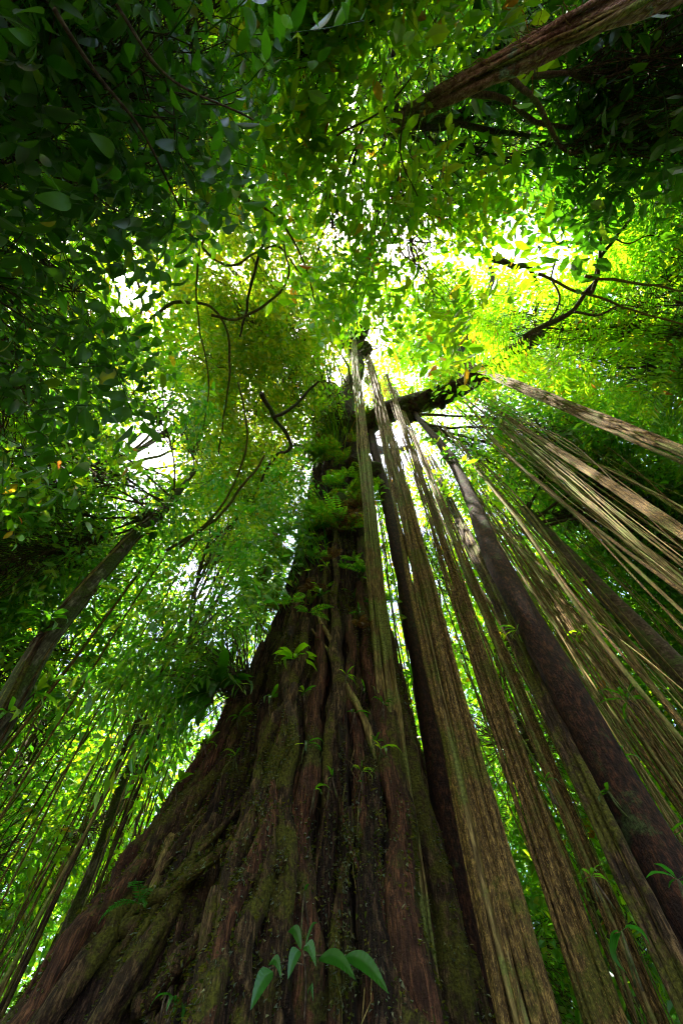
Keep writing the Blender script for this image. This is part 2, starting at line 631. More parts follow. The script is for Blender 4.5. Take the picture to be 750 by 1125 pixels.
def hit_trunk(px, py):
    d = ray(px, py)
    d = d / np.linalg.norm(d)
    t = np.linspace(1.2, 19, 1500)
    P = np.array([0, 0, CAMH]) + t[:, None] * d
    rr = np.hypot(P[:, 0] - TX, P[:, 1] - TY)
    th = np.arctan2(P[:, 1] - TY, P[:, 0] - TX)
    ins = np.where((rr < trunk_r(th, P[:, 2])) & (P[:, 2] < 17))[0]
    if len(ins):
        p = P[max(0, ins[0] - 1)]
    else:
        k = np.argmin(rr - trunk_r(th, P[:, 2]))
        p = P[k]
    nrm = np.array([p[0] - TX, p[1] - TY, 0])
    return p, nrm / np.linalg.norm(nrm)


fig = thing('giant_fig_tree', 'giant dark fluted trunk with mossy buttress roots rising through the middle', 'tree', (TX, TY, 0))
NT, NZ = 900, 640
th = np.linspace(0, 2 * math.pi, NT, endpoint=False)
zs = np.concatenate([np.linspace(-.4, 6, 360), np.linspace(6, 17.5, NZ - 360 + 1)[1:]])
TH, ZZ = np.meshgrid(th, zs, indexing='xy')
P = trunk_pt(TH, ZZ)
mb = MB()
i = np.arange(len(zs) - 1)[:, None]
j = np.arange(NT)[None, :]
q = np.stack([i * NT + j, i * NT + (j + 1) % NT, (i + 1) * NT + (j + 1) % NT, (i + 1) * NT + j], -1).reshape(-1, 4)
topc = len(zs) * NT
top = np.stack([np.full(NT, topc), (len(zs) - 1) * NT + np.arange(NT), (len(zs) - 1) * NT + (np.arange(NT) + 1) % NT], -1)
mb.add(np.vstack([P.reshape(-1, 3), [TX, TY, 17.8]]), top, q)
mb.build('trunk', B_TRUNK, fig)

# roots running down the trunk, each a part
ROOTV = []


def surface_root(th0, z0, z1, drift, rad, seed, mat=B_ROOT, wob=.07, bridge=24, zb=None, proud=0.0):
    n = max(24, int(abs(z0 - z1) * 14))
    z = np.linspace(z0, z1, n)
    s = np.linspace(0, 1, n)
    t = th0 + drift * s + wob * np.sin(z * 1.1 + seed) + wob * .5 * np.sin(z * 2.7 + seed * 3) + .03 * np.sin(z * 6 + seed)
    r = trunk_r(t, z)
    k = np.ones(bridge) / bridge
    rp = np.concatenate([np.full(bridge, r[0]), r, np.full(bridge, r[-1])])
    rs = np.convolve(rp, k, 'same')[bridge:-bridge]
    r = np.maximum(rs, r * .97 + rs * .03 - .06) + rad * .8 + proud
    p = np.stack([TX + np.cos(t) * r, TY + np.sin(t) * r, z], -1)
    m = MB()
    tube(m, p, rad * (.55 + .75 * s), 16, lump=.55, seed=seed, lf=5.0)
    ROOTV.append((p, rad * (.55 + .75 * s)))
    o = m.build('root', mat, fig)
    return o


# roots the photograph shows, traced by where their two ends lie on the trunk
def root_between(px0, py0, px1, py1, rad, seed, mat=B_ROOT, wob=.05, to_ground=True, proud=0.0):
    a, _ = hit_trunk(px0, py0)
    b, _ = hit_trunk(px1, py1)
    t0 = math.atan2(a[1] - TY, a[0] - TX)
    t1 = math.atan2(b[1] - TY, b[0] - TX)
    dt = (t1 - t0 + math.pi) % (2 * math.pi) - math.pi
    z0, z1 = a[2], b[2]
    if to_ground:
        f = (z0 + .1) / max(.3, z0 - z1)
        dt *= 1 + (f - 1) * .5
        z1 = -.1
    return surface_root(t0, z0, z1, dt, rad, seed, mat, wob, proud=proud)


RT = [(285, 740, 30, 1075, .10, B_RED), (262, 760, 60, 1040, .06, B_RED), (300, 720, 120, 1060, .09, B_ROOT), (250, 900, 160, 1090, .10, B_ROOT),
      (318, 760, 205, 1050, .12, B_ROOT), (325, 700, 190, 1120, .055, B_ROOT), (330, 740, 255, 1080, .09, B_ROOT), (345, 690, 300, 1100, .11, B_ROOT),
      (320, 800, 322, 1000, .055, B_ROOT), (372, 640, 365, 1100, .07, B_TRUNK), (400, 620, 405, 1100, .09, B_TRUNK), (415, 640, 430, 1100, .11, B_ROOT),
      (425, 700, 470, 1110, .12, B_ROOT), (432, 760, 515, 1110, .10, B_ROOT), (435, 800, 540, 1110, .07, B_TRUNK), (355, 600, 345, 1000, .05, B_ROOT),
      (290, 850, 240, 1110, .09, B_ROOT), (275, 870, 140, 1000, .05, B_ROOT), (385, 600, 392, 1000, .05, B_TRUNK), (340, 560, 335, 1100, .06, B_TRUNK)]
for k, (x0, y0, x1, y1, rd, mt) in enumerate(RT):
    root_between(x0, y0, x1, y1, rd * .85, 100 + k, mt)
# mossy roots riding on the crests of the buttresses
for k, (a_, amp_, sg_) in enumerate(LOBES[:12]):
    for e_ in range(2):
        surface_root(R(a_ + random.uniform(-.8, .8) * sg_), random.uniform(2.0, 7.5), -.1, R(random.uniform(-4, 4)), random.choice([.05, .07, .10]), 400 + k * 3 + e_, random.choice([B_ROOT, B_RED, B_ROOT]), wob=.04)
# crossing, slanting ones
for k, (x0, y0, x1, y1, rd, mt) in enumerate([(355, 680, 412, 840, .032, B_VINE), (350, 700, 400, 800, .022, B_VINE), (330, 960, 150, 1110, .05, B_ROOT), (320, 900, 150, 1020, .04, B_ROOT),
                                          (395, 700, 455, 1000, .03, B_ROOT), (235, 815, 165, 990, .035, B_VINE), (330, 830, 250, 960, .045, B_ROOT)]):
    root_between(x0, y0, x1, y1, rd, 150 + k, mt, wob=.02, to_ground=False, proud=.09)
for k in range(26):
    t0 = R(random.uniform(170, 375))
    z0 = random.uniform(2.5, 13)
    surface_root(t0, z0, -.1, random.uniform(-.35, .35), random.choice([.012, .018, .025, .035]), 200 + k, random.choice([B_ROOT, B_ROOT, B_TRUNK, B_RED]), wob=random.uniform(.03, .09))
for k in range(8):
    surface_root(R(random.uniform(20, 160)), random.uniform(5, 12), -.1, random.uniform(-.3, .3), .08, 260 + k)

def moss_tufts():
    """Fuzzy moss on the crests of trunk and roots: too many blades to count."""
    B = []
    z = 7.5 * rng.uniform(0, 1, 150000) ** 1.5
    t = rng.uniform(R(150), R(390), len(z))
    r0 = trunk_r(t, z)
    crest = r0 - .5 * (trunk_r(t + .06, z) + trunk_r(t - .06, z))
    p = trunk_pt(t, z, .004)
    nz = fbm(p[:, 0] * 2.2 + 30, p[:, 1] * 2.2 + 30, p[:, 2] * 1.3 + 30, 77, 4)
    k = (nz + crest * 1.2 > .57)
    n = np.stack([np.cos(t), np.sin(t), 0 * t], -1)
    B.append((p[k][:42000], n[k][:42000]))
    for (c, rr) in ROOTV:
        m = int(len(c) * 26)
        i = rng.integers(0, len(c), m)
        a = c[i] - np.array([TX, TY, 0])
        a[:, 2] = 0
        a /= np.linalg.norm(a, axis=1)[:, None]
        d = a + rng.normal(0, .75, a.shape)
        d /= np.linalg.norm(d, axis=1)[:, None]
        q = c[i] + d * (rr[i] * .98)[:, None] + np.array([0, 0, 1.0]) * rng.uniform(-.04, .04, m)[:, None]
        nz = fbm(q[:, 0] * 2.2 + 30, q[:, 1] * 2.2 + 30, q[:, 2] * 1.3 + 30, 77, 4)
        s_ = (nz > .53) & (q[:, 2] < 9)
        B.append((q[s_], d[s_]))
    P = np.concatenate([b[0] for b in B])
    N = np.concatenate([b[1] for b in B])
    m = len(P)
    T = rng.normal(0, 1, (m, 3))
    T -= (T * N).sum(1)[:, None] * N
    T /= np.linalg.norm(T, axis=1)[:, None]
    L = rng.uniform(.010, .032, m)[:, None]
    tip = P + N * L + T * L * .8 * rng.uniform(-1, 1, (m, 1)) + np.array([0, 0, -.3]) * L
    W = np.cross(N, T)
    V = np.stack([P + W * L * .3, P - W * L * .3, tip, P + T * L * .45 + N * L * .55], 1)
    mb = MB()
    b = np.arange(m)[:, None] * 4
    mb.add(V.reshape(-1, 3), np.concatenate([b + [0, 1, 2], b + [0, 3, 2]]), None)
    o = mb.build('moss', M_MOSS, fig, smooth=False)
    o['kind'] = 'stuff'
    # fine pale rootlets trailing down the bark
    z = rng.uniform(.8, 7, 260)
    t = rng.uniform(R(180), R(370), 260)
    A = trunk_pt(t, z, .05)
    Bq = trunk_pt(t + rng.normal(0, .05, 260), z - rng.uniform(.1, .7, 260), .03)
    mb = MB()
    thin_tubes(mb, A, Bq, .02, .004, .0015, n=8)
    o = mb.build('rootlets', B_VINE, fig)
    o['kind'] = 'stuff'


moss_tufts()

# limbs of the giant tree
def limb(mb, pts, r0, r1, k=14, n=60, lump=.3, seed=1, lf=1.2):
    p = smooth_path(pts, n)
    s = np.linspace(0, 1, n)
    tube(mb, p, r0 + (r1 - r0) * s ** .8, k, lump=lump, seed=seed, lf=lf)
    return p


def H(px, py, z):
    return at_height(px, py, z)


fig_limbs = [
    ([(TX, TY, 13.5), (.1, 3.6, 17), H(392, 405, 19), H(388, 365, 22), H(400, 300, 25), H(420, 200, 28)], .50, .16),
    ([(TX, TY, 14), H(420, 455, 14.6), H(475, 438, 14.4), H(515, 420, 14.0), H(585, 372, 13.6), H(625, 345, 13.4), H(652, 315, 13.4), H(668, 265, 13.6), H(680, 235, 14)], .46, .06),
    ([(TX, TY, 14), H(355, 440, 18), H(330, 400, 22), H(290, 340, 25), H(250, 290, 28)], .42, .12),
    ([(TX, TY, 14.5), (-.8, 5.4, 18), (-3, 7.5, 22), (-5, 9, 26)], .4, .12),
    ([(TX, TY, 15), (.8, 6, 19), (3, 8, 24), (5, 9, 28)], .4, .12),
    ([H(515, 420, 14), H(505, 385, 17), H(540, 310, 21), H(530, 280, 23)], .2, .06),
]
fig_limb_paths = []
for k, (pts, a, b) in enumerate(fig_limbs):
    mb = MB()
    fig_limb_paths.append(limb(mb, pts, a, b, seed=k + 3))
    mb.build('limb', B_HUMUS if k < 3 else B_TRUNK, fig)

# ------------------------------------------------------------------ foliage layers
GAPS = [(396, 378, 26, 1), (145, 318, 36, 1), (163, 330, 20, 1), (168, 495, 34, 1), (200, 510, 26, .85), (150, 480, 22, .9), (125, 243, 12, .8), (225, 645, 32, .9), (240, 640, 16, .8),
        (548, 92, 13, 1), (568, 268, 52, 1), (538, 302, 40, 1), (530, 325, 16, .9), (585, 275, 24, .9), (642, 268, 40, 1), (640, 245, 12, .7), (605, 300, 18, .7),
        (414, 402, 13, 1), (500, 450, 16, .9), (622, 520, 16, .85), (655, 390, 12, .6), (317, 488, 7, 1), (475, 590, 9, .8), (560, 588, 9, .8), (480, 480, 10, .5),
        (290, 180, 22, .45), (295, 130, 14, .5), (5, 10, 25, .6), (715, 325, 14, .5), (400, 215, 8, .5), (700, 120, 9, .6), (415, 340, 10, .5), (225, 560, 18, .5), (440, 470, 8, .8)]


# openings in the upper canopy through which the sun comes in: (point lit, radius)
SHAFTS = [(at_range(60, 60, 7.5), 1.8), (at_range(60, 420, 7.5), 1.5), (at_range(110, 220, 8.0), 2.3), (at_range(315, 470, 11.5), 1.5), (at_range(600, 110, 8.2), 1.3), (at_range(398, 450, 13), 1.1), (at_range(50, 50, 7), 1.0), (at_range(170, 210, 7), .9), (at_range(90, 340, 7), .8), (at_range(655, 110, 8.5), .9), (at_range(520, 200, 8), .8), (at_range(600, 170, 8.2), 1.0), (at_range(80, 150, 6.8), 1.2), (at_range(210, 110, 7.0), 1.5), (at_range(90, 450, 7.0), 1.3), (at_range(60, 260, 6.5), .9), (at_range(60, 900, 10), 2.0), (at_range(480, 520, 11), 1.5), (at_range(430, 190, 6.2), 2.4), (at_range(370, 60, 6.5), 2.0), (at_range(560, 68, 4.4), .9), (at_range(270, 300, 12), 1.6), (at_range(690, 380, 9.5), 2.2), (at_range(690, 250, 9.5), 1.6),
          (at_range(150, 640, 10), 1.8), (at_range(600, 520, 11), 2.0), (at_range(330, 620, 7), .8), (at_range(640, 700, 11), 1.8)]


def in_shaft(P):
    s = np.array(SUN)
    bad = np.zeros(len(P), bool)
    for c, r in SHAFTS:
        q = P - c
        t = q @ s
        d = np.linalg.norm(q - t[:, None] * s, axis=1)
        bad |= (t > r * 1.0) & (d < r)
    return bad


def project(P):
    q = P - np.array([0, 0, CAMH])
    dep = q[:, 1] * FY + q[:, 2] * FZ
    up = -q[:, 1] * FZ + q[:, 2] * FY
    return 375 + FPX * q[:, 0] / dep, 562.5 - FPX * up / dep


def in_poly(x, y, poly):
    c = np.zeros(len(x), bool)
    n = len(poly)
    for i in range(n):
        x0, y0 = poly[i]
        x1, y1 = poly[(i + 1) % n]
        cond = ((y0 > y) != (y1 > y))
        with np.errstate(divide='ignore', invalid='ignore'):
            xi = (x1 - x0) * (y - y0) / ((y1 - y0) or 1e-9) + x0
        c ^= cond & (x < xi)
    return c


def canopy_points(poly, n, r0, r1, gap=1.0, clump=.5, seed=0, cs=1.0, shaft=.9):
    """n twig positions filling the part of the forest seen through poly between two distances; clearings left open."""
    xs = [p[0] for p in poly]
    ys = [p[1] for p in poly]
    out = []
    tot = 0
    for _ in range(60):
        m = n * 2
        x = rng.uniform(min(xs), max(xs), m)
        y = rng.uniform(min(ys), max(ys), m)
        ok = in_poly(x, y, poly)
        x, y = x[ok], y[ok]
        r = rng.uniform(r0, r1, len(x))
        u = (x - 375) / FPX
        v = (562.5 - y) / FPX
        d = np.stack([u, FY - FZ * v, FZ + FY * v], -1)
        d /= np.linalg.norm(d, axis=1)[:, None]
        P = np.array([0, 0, CAMH]) + d * r[:, None]
        keep = np.ones(len(x), bool)
        for (gx_, gy_, gr, st) in GAPS:
            dist = np.hypot(x - gx_, y - gy_) / (gr * .95)
            pr = np.clip((1.35 - dist) * 1.8, 0, 1) * min(1, st * 1.1) * gap
            keep &= rng.uniform(0, 1, len(x)) > pr
        nz = fbm(P[:, 0] / cs + 70, P[:, 1] / cs + 70, P[:, 2] / cs, seed, 2)
        keep &= nz > .5 - .5 * (1 - clump) + rng.normal(0, .04, len(x))
        keep &= P[:, 2] > .6
        keep &= ~(in_shaft(P) & (rng.uniform(0, 1, len(x)) < shaft))
        # keep clear of the giant trunk
        keep &= np.hypot(P[:, 0] - TX, P[:, 1] - TY) > .95 + 1.5 * np.exp(-P[:, 2] / 3.5)
        out.append(P[keep])
        tot += keep.sum()
        if tot >= n:
            break
    return np.concatenate(out)[:n]


TW_NEAR = twig_templates(8, 9, 2, spread=1.5, ratio=.44, droop=.3, hang=.45, seed=2, spacing=.45)
TW_MID = twig_templates(8, 10, 1, spread=1.5, ratio=.44, droop=.25, hang=.3, seed=3, spacing=.4)
TW_FAR = twig_templates(8, 11, 0, ratio=.46, droop=.2, hang=.25, seed=4, spacing=.36)
TW_NARROW = twig_templates(8, 12, 0, ratio=.27, droop=.3, hang=.5, seed=5, spacing=.34)
TW_FEATHER = twig_templates(6, 18, 0, ratio=.30, droop=.15, hang=.1, seed=6, spacing=.24, feathery=True)


def kcent(P, k, it=4):
    c = P[rng.choice(len(P), min(k, len(P)), replace=False)].copy()
    for _ in range(it):
        lab = np.argmin(((P[:, None] - c[None]) ** 2).sum(-1), 1) if len(P) * len(c) < 4e6 else np.concatenate([np.argmin(((q[:, None] - c[None]) ** 2).sum(-1), 1) for q in np.array_split(P, 12)])
        for i in range(len(c)):
            s = lab == i
            if s.any():
                c[i] = P[s].mean(0)
    return c, lab


def make_tree(root, trunk_top, P, tm, leaf, lmat, bmat, k=12, limb_r=.05, droop=.35, origin_pts=None, upjit=.35, smooth=False, branch_r=.006, lsc=.35):
    """Crown of twigs P for an existing thing: limbs to cluster centres, branchlets to each twig, leaves."""
    if len(P) == 0:
        return
    c, lab = kcent(P, k)
    for i, ci in enumerate(c):
        if not (lab == i).any():
            continue
        mb = MB()
        st = np.asarray(trunk_top, float)
        if origin_pts is not None:
            st = origin_pts[np.argmin(np.linalg.norm(origin_pts - ci, axis=1) + .3 * np.abs(rng.normal(0, 1, len(origin_pts))))]
        mid = st * .5 + ci * .5 + np.array([0, 0, .12 * np.linalg.norm(ci - st)]) + rng.normal(0, .06, 3) * np.linalg.norm(ci - st)
        p = smooth_path([st, mid, ci], 18)
        p += (np.stack([fbm(p[:, 0] * 1.3 + 40, p[:, 1] * 1.3 + 40, p[:, 2] * 1.3 + 40, sd, 2) for sd in (1, 2, 3)], -1) - .5) * lsc * np.sin(np.linspace(0, math.pi, 18))[:, None]
        L = np.linalg.norm(ci - st)
        tube(mb, p, np.linspace(limb_r * (.5 + .12 * L), limb_r * .28, 18), 6)
        # branchlets spring from the outer half of this limb
        tw = P[lab == i]
        src = p[rng.integers(7, 18, len(tw))]
        d = tw - src
        ln = np.linalg.norm(d, axis=1)
        thin_tubes(mb, src, tw, .03, branch_r * 1.5, branch_r * .6)
        mb.build('limb', bmat, root)
    src = c[lab]
    d = P - src
    d /= np.linalg.norm(d, axis=1)[:, None] + 1e-6
    d = d + rng.normal(0, .35, d.shape)
    d[:, 2] = d[:, 2] * .5 - droop
    up = np.stack([rng.normal(0, upjit, len(P)), rng.normal(0, upjit, len(P)), np.ones(len(P))], -1)
    mb = MB()
    scatter(mb, tm, P, d, up, leaf * rng.uniform(.6, 1.3, len(P)))
    mb.build('crown', lmat, root, smooth=smooth)


def simple_trunk(root, base, top, r0, r1, mat, seed, wob=.15, k=14, n=60, lump=.12, name='trunk', lf=1.0):
    base, top = np.asarray(base, float), np.asarray(top, float)
    s = np.linspace(0, 1, n)
    p = base + (top - base) * s[:, None]
    p[:, 0] += wob * (fbm(s * 3 + seed, 0 * s, 0 * s, seed, 2) - .5) * 2 * np.sin(s * math.pi)
    p[:, 1] += wob * (fbm(s * 3 + seed, 0 * s + 9, 0 * s, seed, 2) - .5) * 2 * np.sin(s * math.pi)
    rr = r0 + (r1 - r0) * s + r0 * .7 * np.exp(-s * (top[2] - base[2]) / .5)
    mb = MB()
    tube(mb, p, rr, k, lump=lump, seed=seed, lf=lf)
    mb.build(name, mat, root)
    return p


def lin(P, a=.3):
    return P[int(len(P) * a):]


# ---- named trees
# left grey trunk
bB = at_ground_distance(20, 795, 4.4)
tB = at_ground_distance(203, 530, 4.4)
treeB = thing('jungle_tree', 'tree with a smooth grey mottled trunk leaning in from the left edge', 'tree', (bB[0], bB[1], 0))
pB = simple_trunk(treeB, (bB[0], bB[1], -.1), tB + np.array([0, 0, .6]), .155, .04, B_GREY, 31, wob=.25, k=24, lump=.22, lf=2)
for k in range(7):
    mb = MB()
    sB = np.linspace(0, 1, len(pB))
    an = random.uniform(0, 6.28) + random.uniform(-3, 3) * sB + .5 * np.sin(sB * 8 + k)
    rb = .155 + (.04 - .155) * sB + .015 * np.sin(sB * 20 + k)
    q_ = pB + np.stack([np.cos(an) * rb, np.sin(an) * rb, 0 * an], -1)
    tube(mb, q_[3:], random.uniform(.008, .022), 7, lump=.5, seed=50 + k, lf=6)
    mb.build('strand', random.choice([B_TWIG, B_VINE, B_ROOT]), treeB)
P_B = canopy_points([(-90, 380), (190, 400), (240, 470), (235, 560), (120, 620), (-90, 700)], 1000, 6.8, 10, clump=.4, seed=21)
make_tree(treeB, tB, P_B, TW_MID, .15, M_MID, B_TWIG, k=14, limb_r=.025, origin_pts=lin(pB, .75))

# far left thin trunk
bC = at_ground_distance(0, 672, 8.5)
tC = at_ground_distance(100, 585, 8.5)
treeC = thing('jungle_tree', 'thin brown trunk rising behind the grey one at the left edge', 'tree', (bC[0], bC[1], 0))
pC = simple_trunk(treeC, (bC[0], bC[1], -.1), tC, .24, .16, B_TWIG, 32)
P_C = canopy_points([(-120, 560), (130, 540), (180, 640), (100, 760), (-100, 820)], 900, 8, 11.5, clump=.4, seed=22)
make_tree(treeC, tC, P_C, TW_MID, .15, M_MID, B_TWIG, k=9, origin_pts=lin(pC, .5))

# dark red-brown trunk on the right
bD = at_ground_distance(733, 1000, 3.5)
tD = at_ground_distance(468, 470, 4.0)
treeD = thing('jungle_tree', 'straight dark red-brown trunk slanting up on the right in front of the vines', 'tree', (bD[0], bD[1], 0))
pD = simple_trunk(treeD, (bD[0], bD[1], -.1), tD + np.array([0, 0, 2.5]), .165, .06, B_DARK, 33, wob=.3, k=28, lump=.28, lf=2.2)
P_D = canopy_points([(470, 430), (600, 420), (640, 520), (560, 620), (490, 560)], 500, 12.5, 15, clump=.5, seed=23)
make_tree(treeD, tD, P_D, TW_FAR, .17, M_BRIGHT, B_TWIG, k=6, origin_pts=lin(pD, .75))

# grey-brown trunk at right edge
bE = at_ground_distance(750, 728, 6.5)
tE = at_ground_distance(575, 560, 6.5)
treeE = thing('jungle_tree', 'slim grey-brown trunk crossing the hanging vines at the right edge', 'tree', (bE[0], bE[1], 0))
pE = simple_trunk(treeE, (bE[0], bE[1], -.1), tE, .19, .12, B_TWIG, 34, wob=.1)
P_E = canopy_points([(540, 430), (680, 470), (800, 560), (760, 640), (600, 600)], 900, 11, 14, clump=.45, seed=24)
make_tree(treeE, tE, P_E, TW_MID, .18, M_MID, B_TWIG, k=8, origin_pts=lin(pE, .6))

# leaning trunk behind the camera, upper right
treeF = thing('leaning_tree', 'pinkish fibrous leaning trunk wrapped in strands crossing the top right corner', 'tree', (2.15, -.45, 0))
F0 = np.array([2.15, -.45, -.1])
F1 = at_height(735, -20, 4.6)
F2 = at_height(570, 62, 5.6)
F3 = at_height(455, 122, 6.9)
mb = MB()
pF = smooth_path([F0, F1, F2, F3, F3 + (F3 - F2) * .35 + np.array([0, 0, .25])], 90)
sF = np.linspace(0, 1, 90)
tube(mb, pF, .08 * (1 - sF) + .022 * sF, 22, lump=.5, seed=41, lf=1.0)
mb.build('trunk', B_PINK, treeF)
for k in range(20):
    mb = MB()
    a0 = random.uniform(0, 6.28)
    tw = random.uniform(-2.5, 2.5)
    off = (.088 * (1 - sF) + .028 * sF) * (1 + .35 * np.sin(sF * 14 + k * 2))
    ang = a0 + tw * sF + .4 * np.sin(sF * 9 + k)
    tg = np.gradient(pF, axis=0)
    tg /= np.linalg.norm(tg, axis=1)[:, None]
    u = np.cross(tg, [1, 0, 0])
    u /= np.linalg.norm(u, axis=1)[:, None]
    v = np.cross(tg, u)
    pp = pF + (u * np.cos(ang)[:, None] + v * np.sin(ang)[:, None]) * off[:, None]
    tube(mb, pp, random.uniform(.006, .03), 8, lump=.5, seed=60 + k, lf=3)
    mb.build('strand', random.choice([B_PINK, B_PINK, B_VINE]), treeF)
ia = rng.integers(25, 88, 260)
A_ = pF[ia] + rng.normal(0, .05, (260, 3))
mb = MB()
thin_tubes(mb, A_, A_ + (pF[np.minimum(ia + 2, 89)] - pF[ia]) * rng.uniform(.3, 2.2, (260, 1)) + rng.normal(0, .06, (260, 3)) - np.array([0, 0, .1]), 0, .005, .002, n=7)
o_ = mb.build('root_fibres', B_VINE, treeF)
o_['kind'] = 'stuff'
P_F = canopy_points([(430, 60), (520, 20), (700, -60), (860, -60), (830, 170), (700, 200), (655, 245), (560, 245), (490, 200), (440, 130)], 900, 6.8, 9.8, clump=.25, seed=25)
make_tree(treeF, F3, P_F, TW_MID, .21, M_DARKLEAF, B_TWIG, k=16, limb_r=.035, droop=.5, origin_pts=pF[40:])

# near broad-leaved tree overhead on the left
GN = np.array([-3.3, -.6, 0])
treeG = thing('broadleaf_tree', 'nearest tree whose large dark leaves hang over the upper left corner', 'tree', GN)
pG = simple_trunk(treeG, GN - [0, 0, .1], (-2.9, -.9, 5.0), .10, .04, B_TWIG, 35, wob=.15)
POLY_L = [(-120, -120), (278, -120), (285, 40), (272, 130), (232, 215), (160, 270), (165, 350), (165, 400), (110, 440), (50, 480), (-60, 520), (-120, 520)]
P_G = canopy_points(POLY_L, 760, 3.0, 4.8, clump=.35, seed=26, cs=.6)
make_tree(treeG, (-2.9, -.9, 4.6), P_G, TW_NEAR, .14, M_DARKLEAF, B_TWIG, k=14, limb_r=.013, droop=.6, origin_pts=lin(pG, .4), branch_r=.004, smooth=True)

# second tree behind it, brighter
GN2 = np.array([-6.2, -1.5, 0])
treeG2 = thing('broadleaf_tree', 'tree with mid green leaves filling the left side behind the large dark leaves', 'tree', GN2)
pG2 = simple_trunk(treeG2, GN2 - [0, 0, .1], (-5.2, -1.2, 8.5), .16, .08, B_TWIG, 36)
P_G2 = canopy_points([(-140, -120), (290, -120), (300, 60), (270, 190), (180, 300), (180, 400), (100, 500), (-140, 600)], 1800, 5.2, 8.6, clump=.3, seed=27)
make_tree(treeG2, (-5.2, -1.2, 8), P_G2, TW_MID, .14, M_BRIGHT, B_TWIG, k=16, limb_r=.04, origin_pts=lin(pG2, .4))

# bright tree top centre
GN3 = np.array([1.6, -6.2, 0])
treeH = thing('broadleaf_tree', 'tree with bright sunlit green leaves and a few orange ones at the top centre', 'tree', GN3)
pH = simple_trunk(treeH, GN3 - [0, 0, .1], (1.0, -4.2, 8), .15, .06, B_TWIG, 37)
P_H = canopy_points([(282, -120), (600, -120), (545, 25), (450, 108), (505, 165), (540, 250), (520, 335), (480, 375), (435, 345), (385, 338), (345, 300), (318, 200), (290, 110)], 740, 5.7, 6.9, clump=.25, seed=28)
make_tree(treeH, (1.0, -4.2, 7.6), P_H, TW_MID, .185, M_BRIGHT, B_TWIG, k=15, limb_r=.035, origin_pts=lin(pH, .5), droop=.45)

# giant fig's own crown: yellow green
P_I = canopy_points([(150, 60), (300, 60), (345, 200), (360, 330), (335, 410), (300, 550), (250, 620), (190, 560), (230, 420), (130, 400), (130, 250)], 3600, 10, 16, clump=.3, seed=29, cs=1.6, shaft=.75)
lp = np.concatenate(fig_limb_paths[:3])
make_tree(fig, (0, 0, 0), P_I, TW_FAR, .19, M_YELLOW, B_TWIG, k=46, limb_r=.028, origin_pts=lp[lp[:, 2] > 15], lsc=1.5, branch_r=.0035)

P_J = canopy_points([(370, 320), (540, 310), (570, 400), (520, 430), (400, 425)], 1000, 20.5, 25, clump=.1, gap=0, seed=30, cs=1.6, shaft=.6)
make_tree(fig, (0, 0, 0), P_J, TW_FAR, .3, M_BRIGHT, B_TWIG, k=8, limb_r=.03, origin_pts=lp[lp[:, 2] > 13], lsc=1.5, branch_r=.0035)

# groves: a layer of forest divided among several trees
ORD = ['first', 'second', 'third', 'fourth', 'fifth', 'sixth', 'seventh', 'eighth', 'ninth', 'tenth', 'eleventh', 'twelfth', 'thirteenth', 'fourteenth']


def grove(poly, n, r0, r1, ntree, tm, leaf, lmats, label, cat, group, name='jungle_tree', clump=.4, gap=1.0, seed=0, cs=1.4, shaft=.9, bmat=B_TWIG, k=6, tr=.12, labels=None, mind=8.0):
    P = canopy_points(poly, n, r0, r1, gap=gap, clump=clump, seed=seed, cs=cs, shaft=shaft)
    c, lab = kcent(P * np.array([1, 1, .25]), ntree, 6)
    order = [int(o_) for o_ in np.argsort(project(c * np.array([1, 1, 4]))[0])]
    for i in range(len(c)):
        q = P[lab == i]
        if len(q) < 8:
            continue
        cen = q.mean(0)
        hd = math.hypot(cen[0], cen[1])
        far = max(hd, mind) * random.uniform(1.0, 1.15)
        az = math.atan2(cen[1], cen[0])
        if hd < 3:
            az = random.uniform(-2.6, -.6)
        base = np.array([math.cos(az) * far, math.sin(az) * far, 0])
        if math.hypot(base[0] - TX, base[1] - TY) < 3.2:
            base[1] += 3.6
        mine = labels[order.index(i)] if labels else label
        t = thing(name, mine, cat, base, None if labels else group)
        topz = max(2.0, cen[2] * .85 + .2)
        p = simple_trunk(t, base - [0, 0, .1], (base[0] * .97, base[1] * .97, topz), tr * random.uniform(.7, 1.3), tr * .45, random.choice([bmat, B_GREY]), seed * 7 + i, wob=.3, k=10, n=30)
        make_tree(t, p[-1], q, tm, leaf, lmats[i % len(lmats)], B_TWIG, k=k, origin_pts=lin(p, .55))


grove([(560, 300), (640, 300), (660, 170), (860, 120), (860, 500), (640, 420), (540, 385), (515, 350)], 2100, 8.0, 12.5, 5, TW_FEATHER, .16, [M_MID, M_MID, M_BRIGHT],
      None, 'tree', None, seed=41, clump=.4,
      labels=['feathery bright green tree near the top of the right edge', 'fine-leaved green tree just above the thick right-hand root curtain', 'bright fine-leaved tree beside the white sky gap on the right',
              'feathery tree crossed by two straight thin vines at right', 'fine-leaved tree above the dark crooked branch on the right'])
grove([(470, 400), (640, 440), (860, 560), (860, 960), (640, 800), (500, 620)], 2900, 11.5, 16, 5, TW_FAR, .21, [M_MID, M_BRIGHT, M_MID],
      None, 'tree', None, seed=42, labels=['leafy tree behind the root curtains, leftmost of the five there', 'leafy tree behind the root curtains, second from the left', 'leafy tree behind the middle of the right-hand root curtains', 'leafy tree behind the root curtains, second from the right edge', 'leafy tree behind the root curtains, closest to the right edge'])
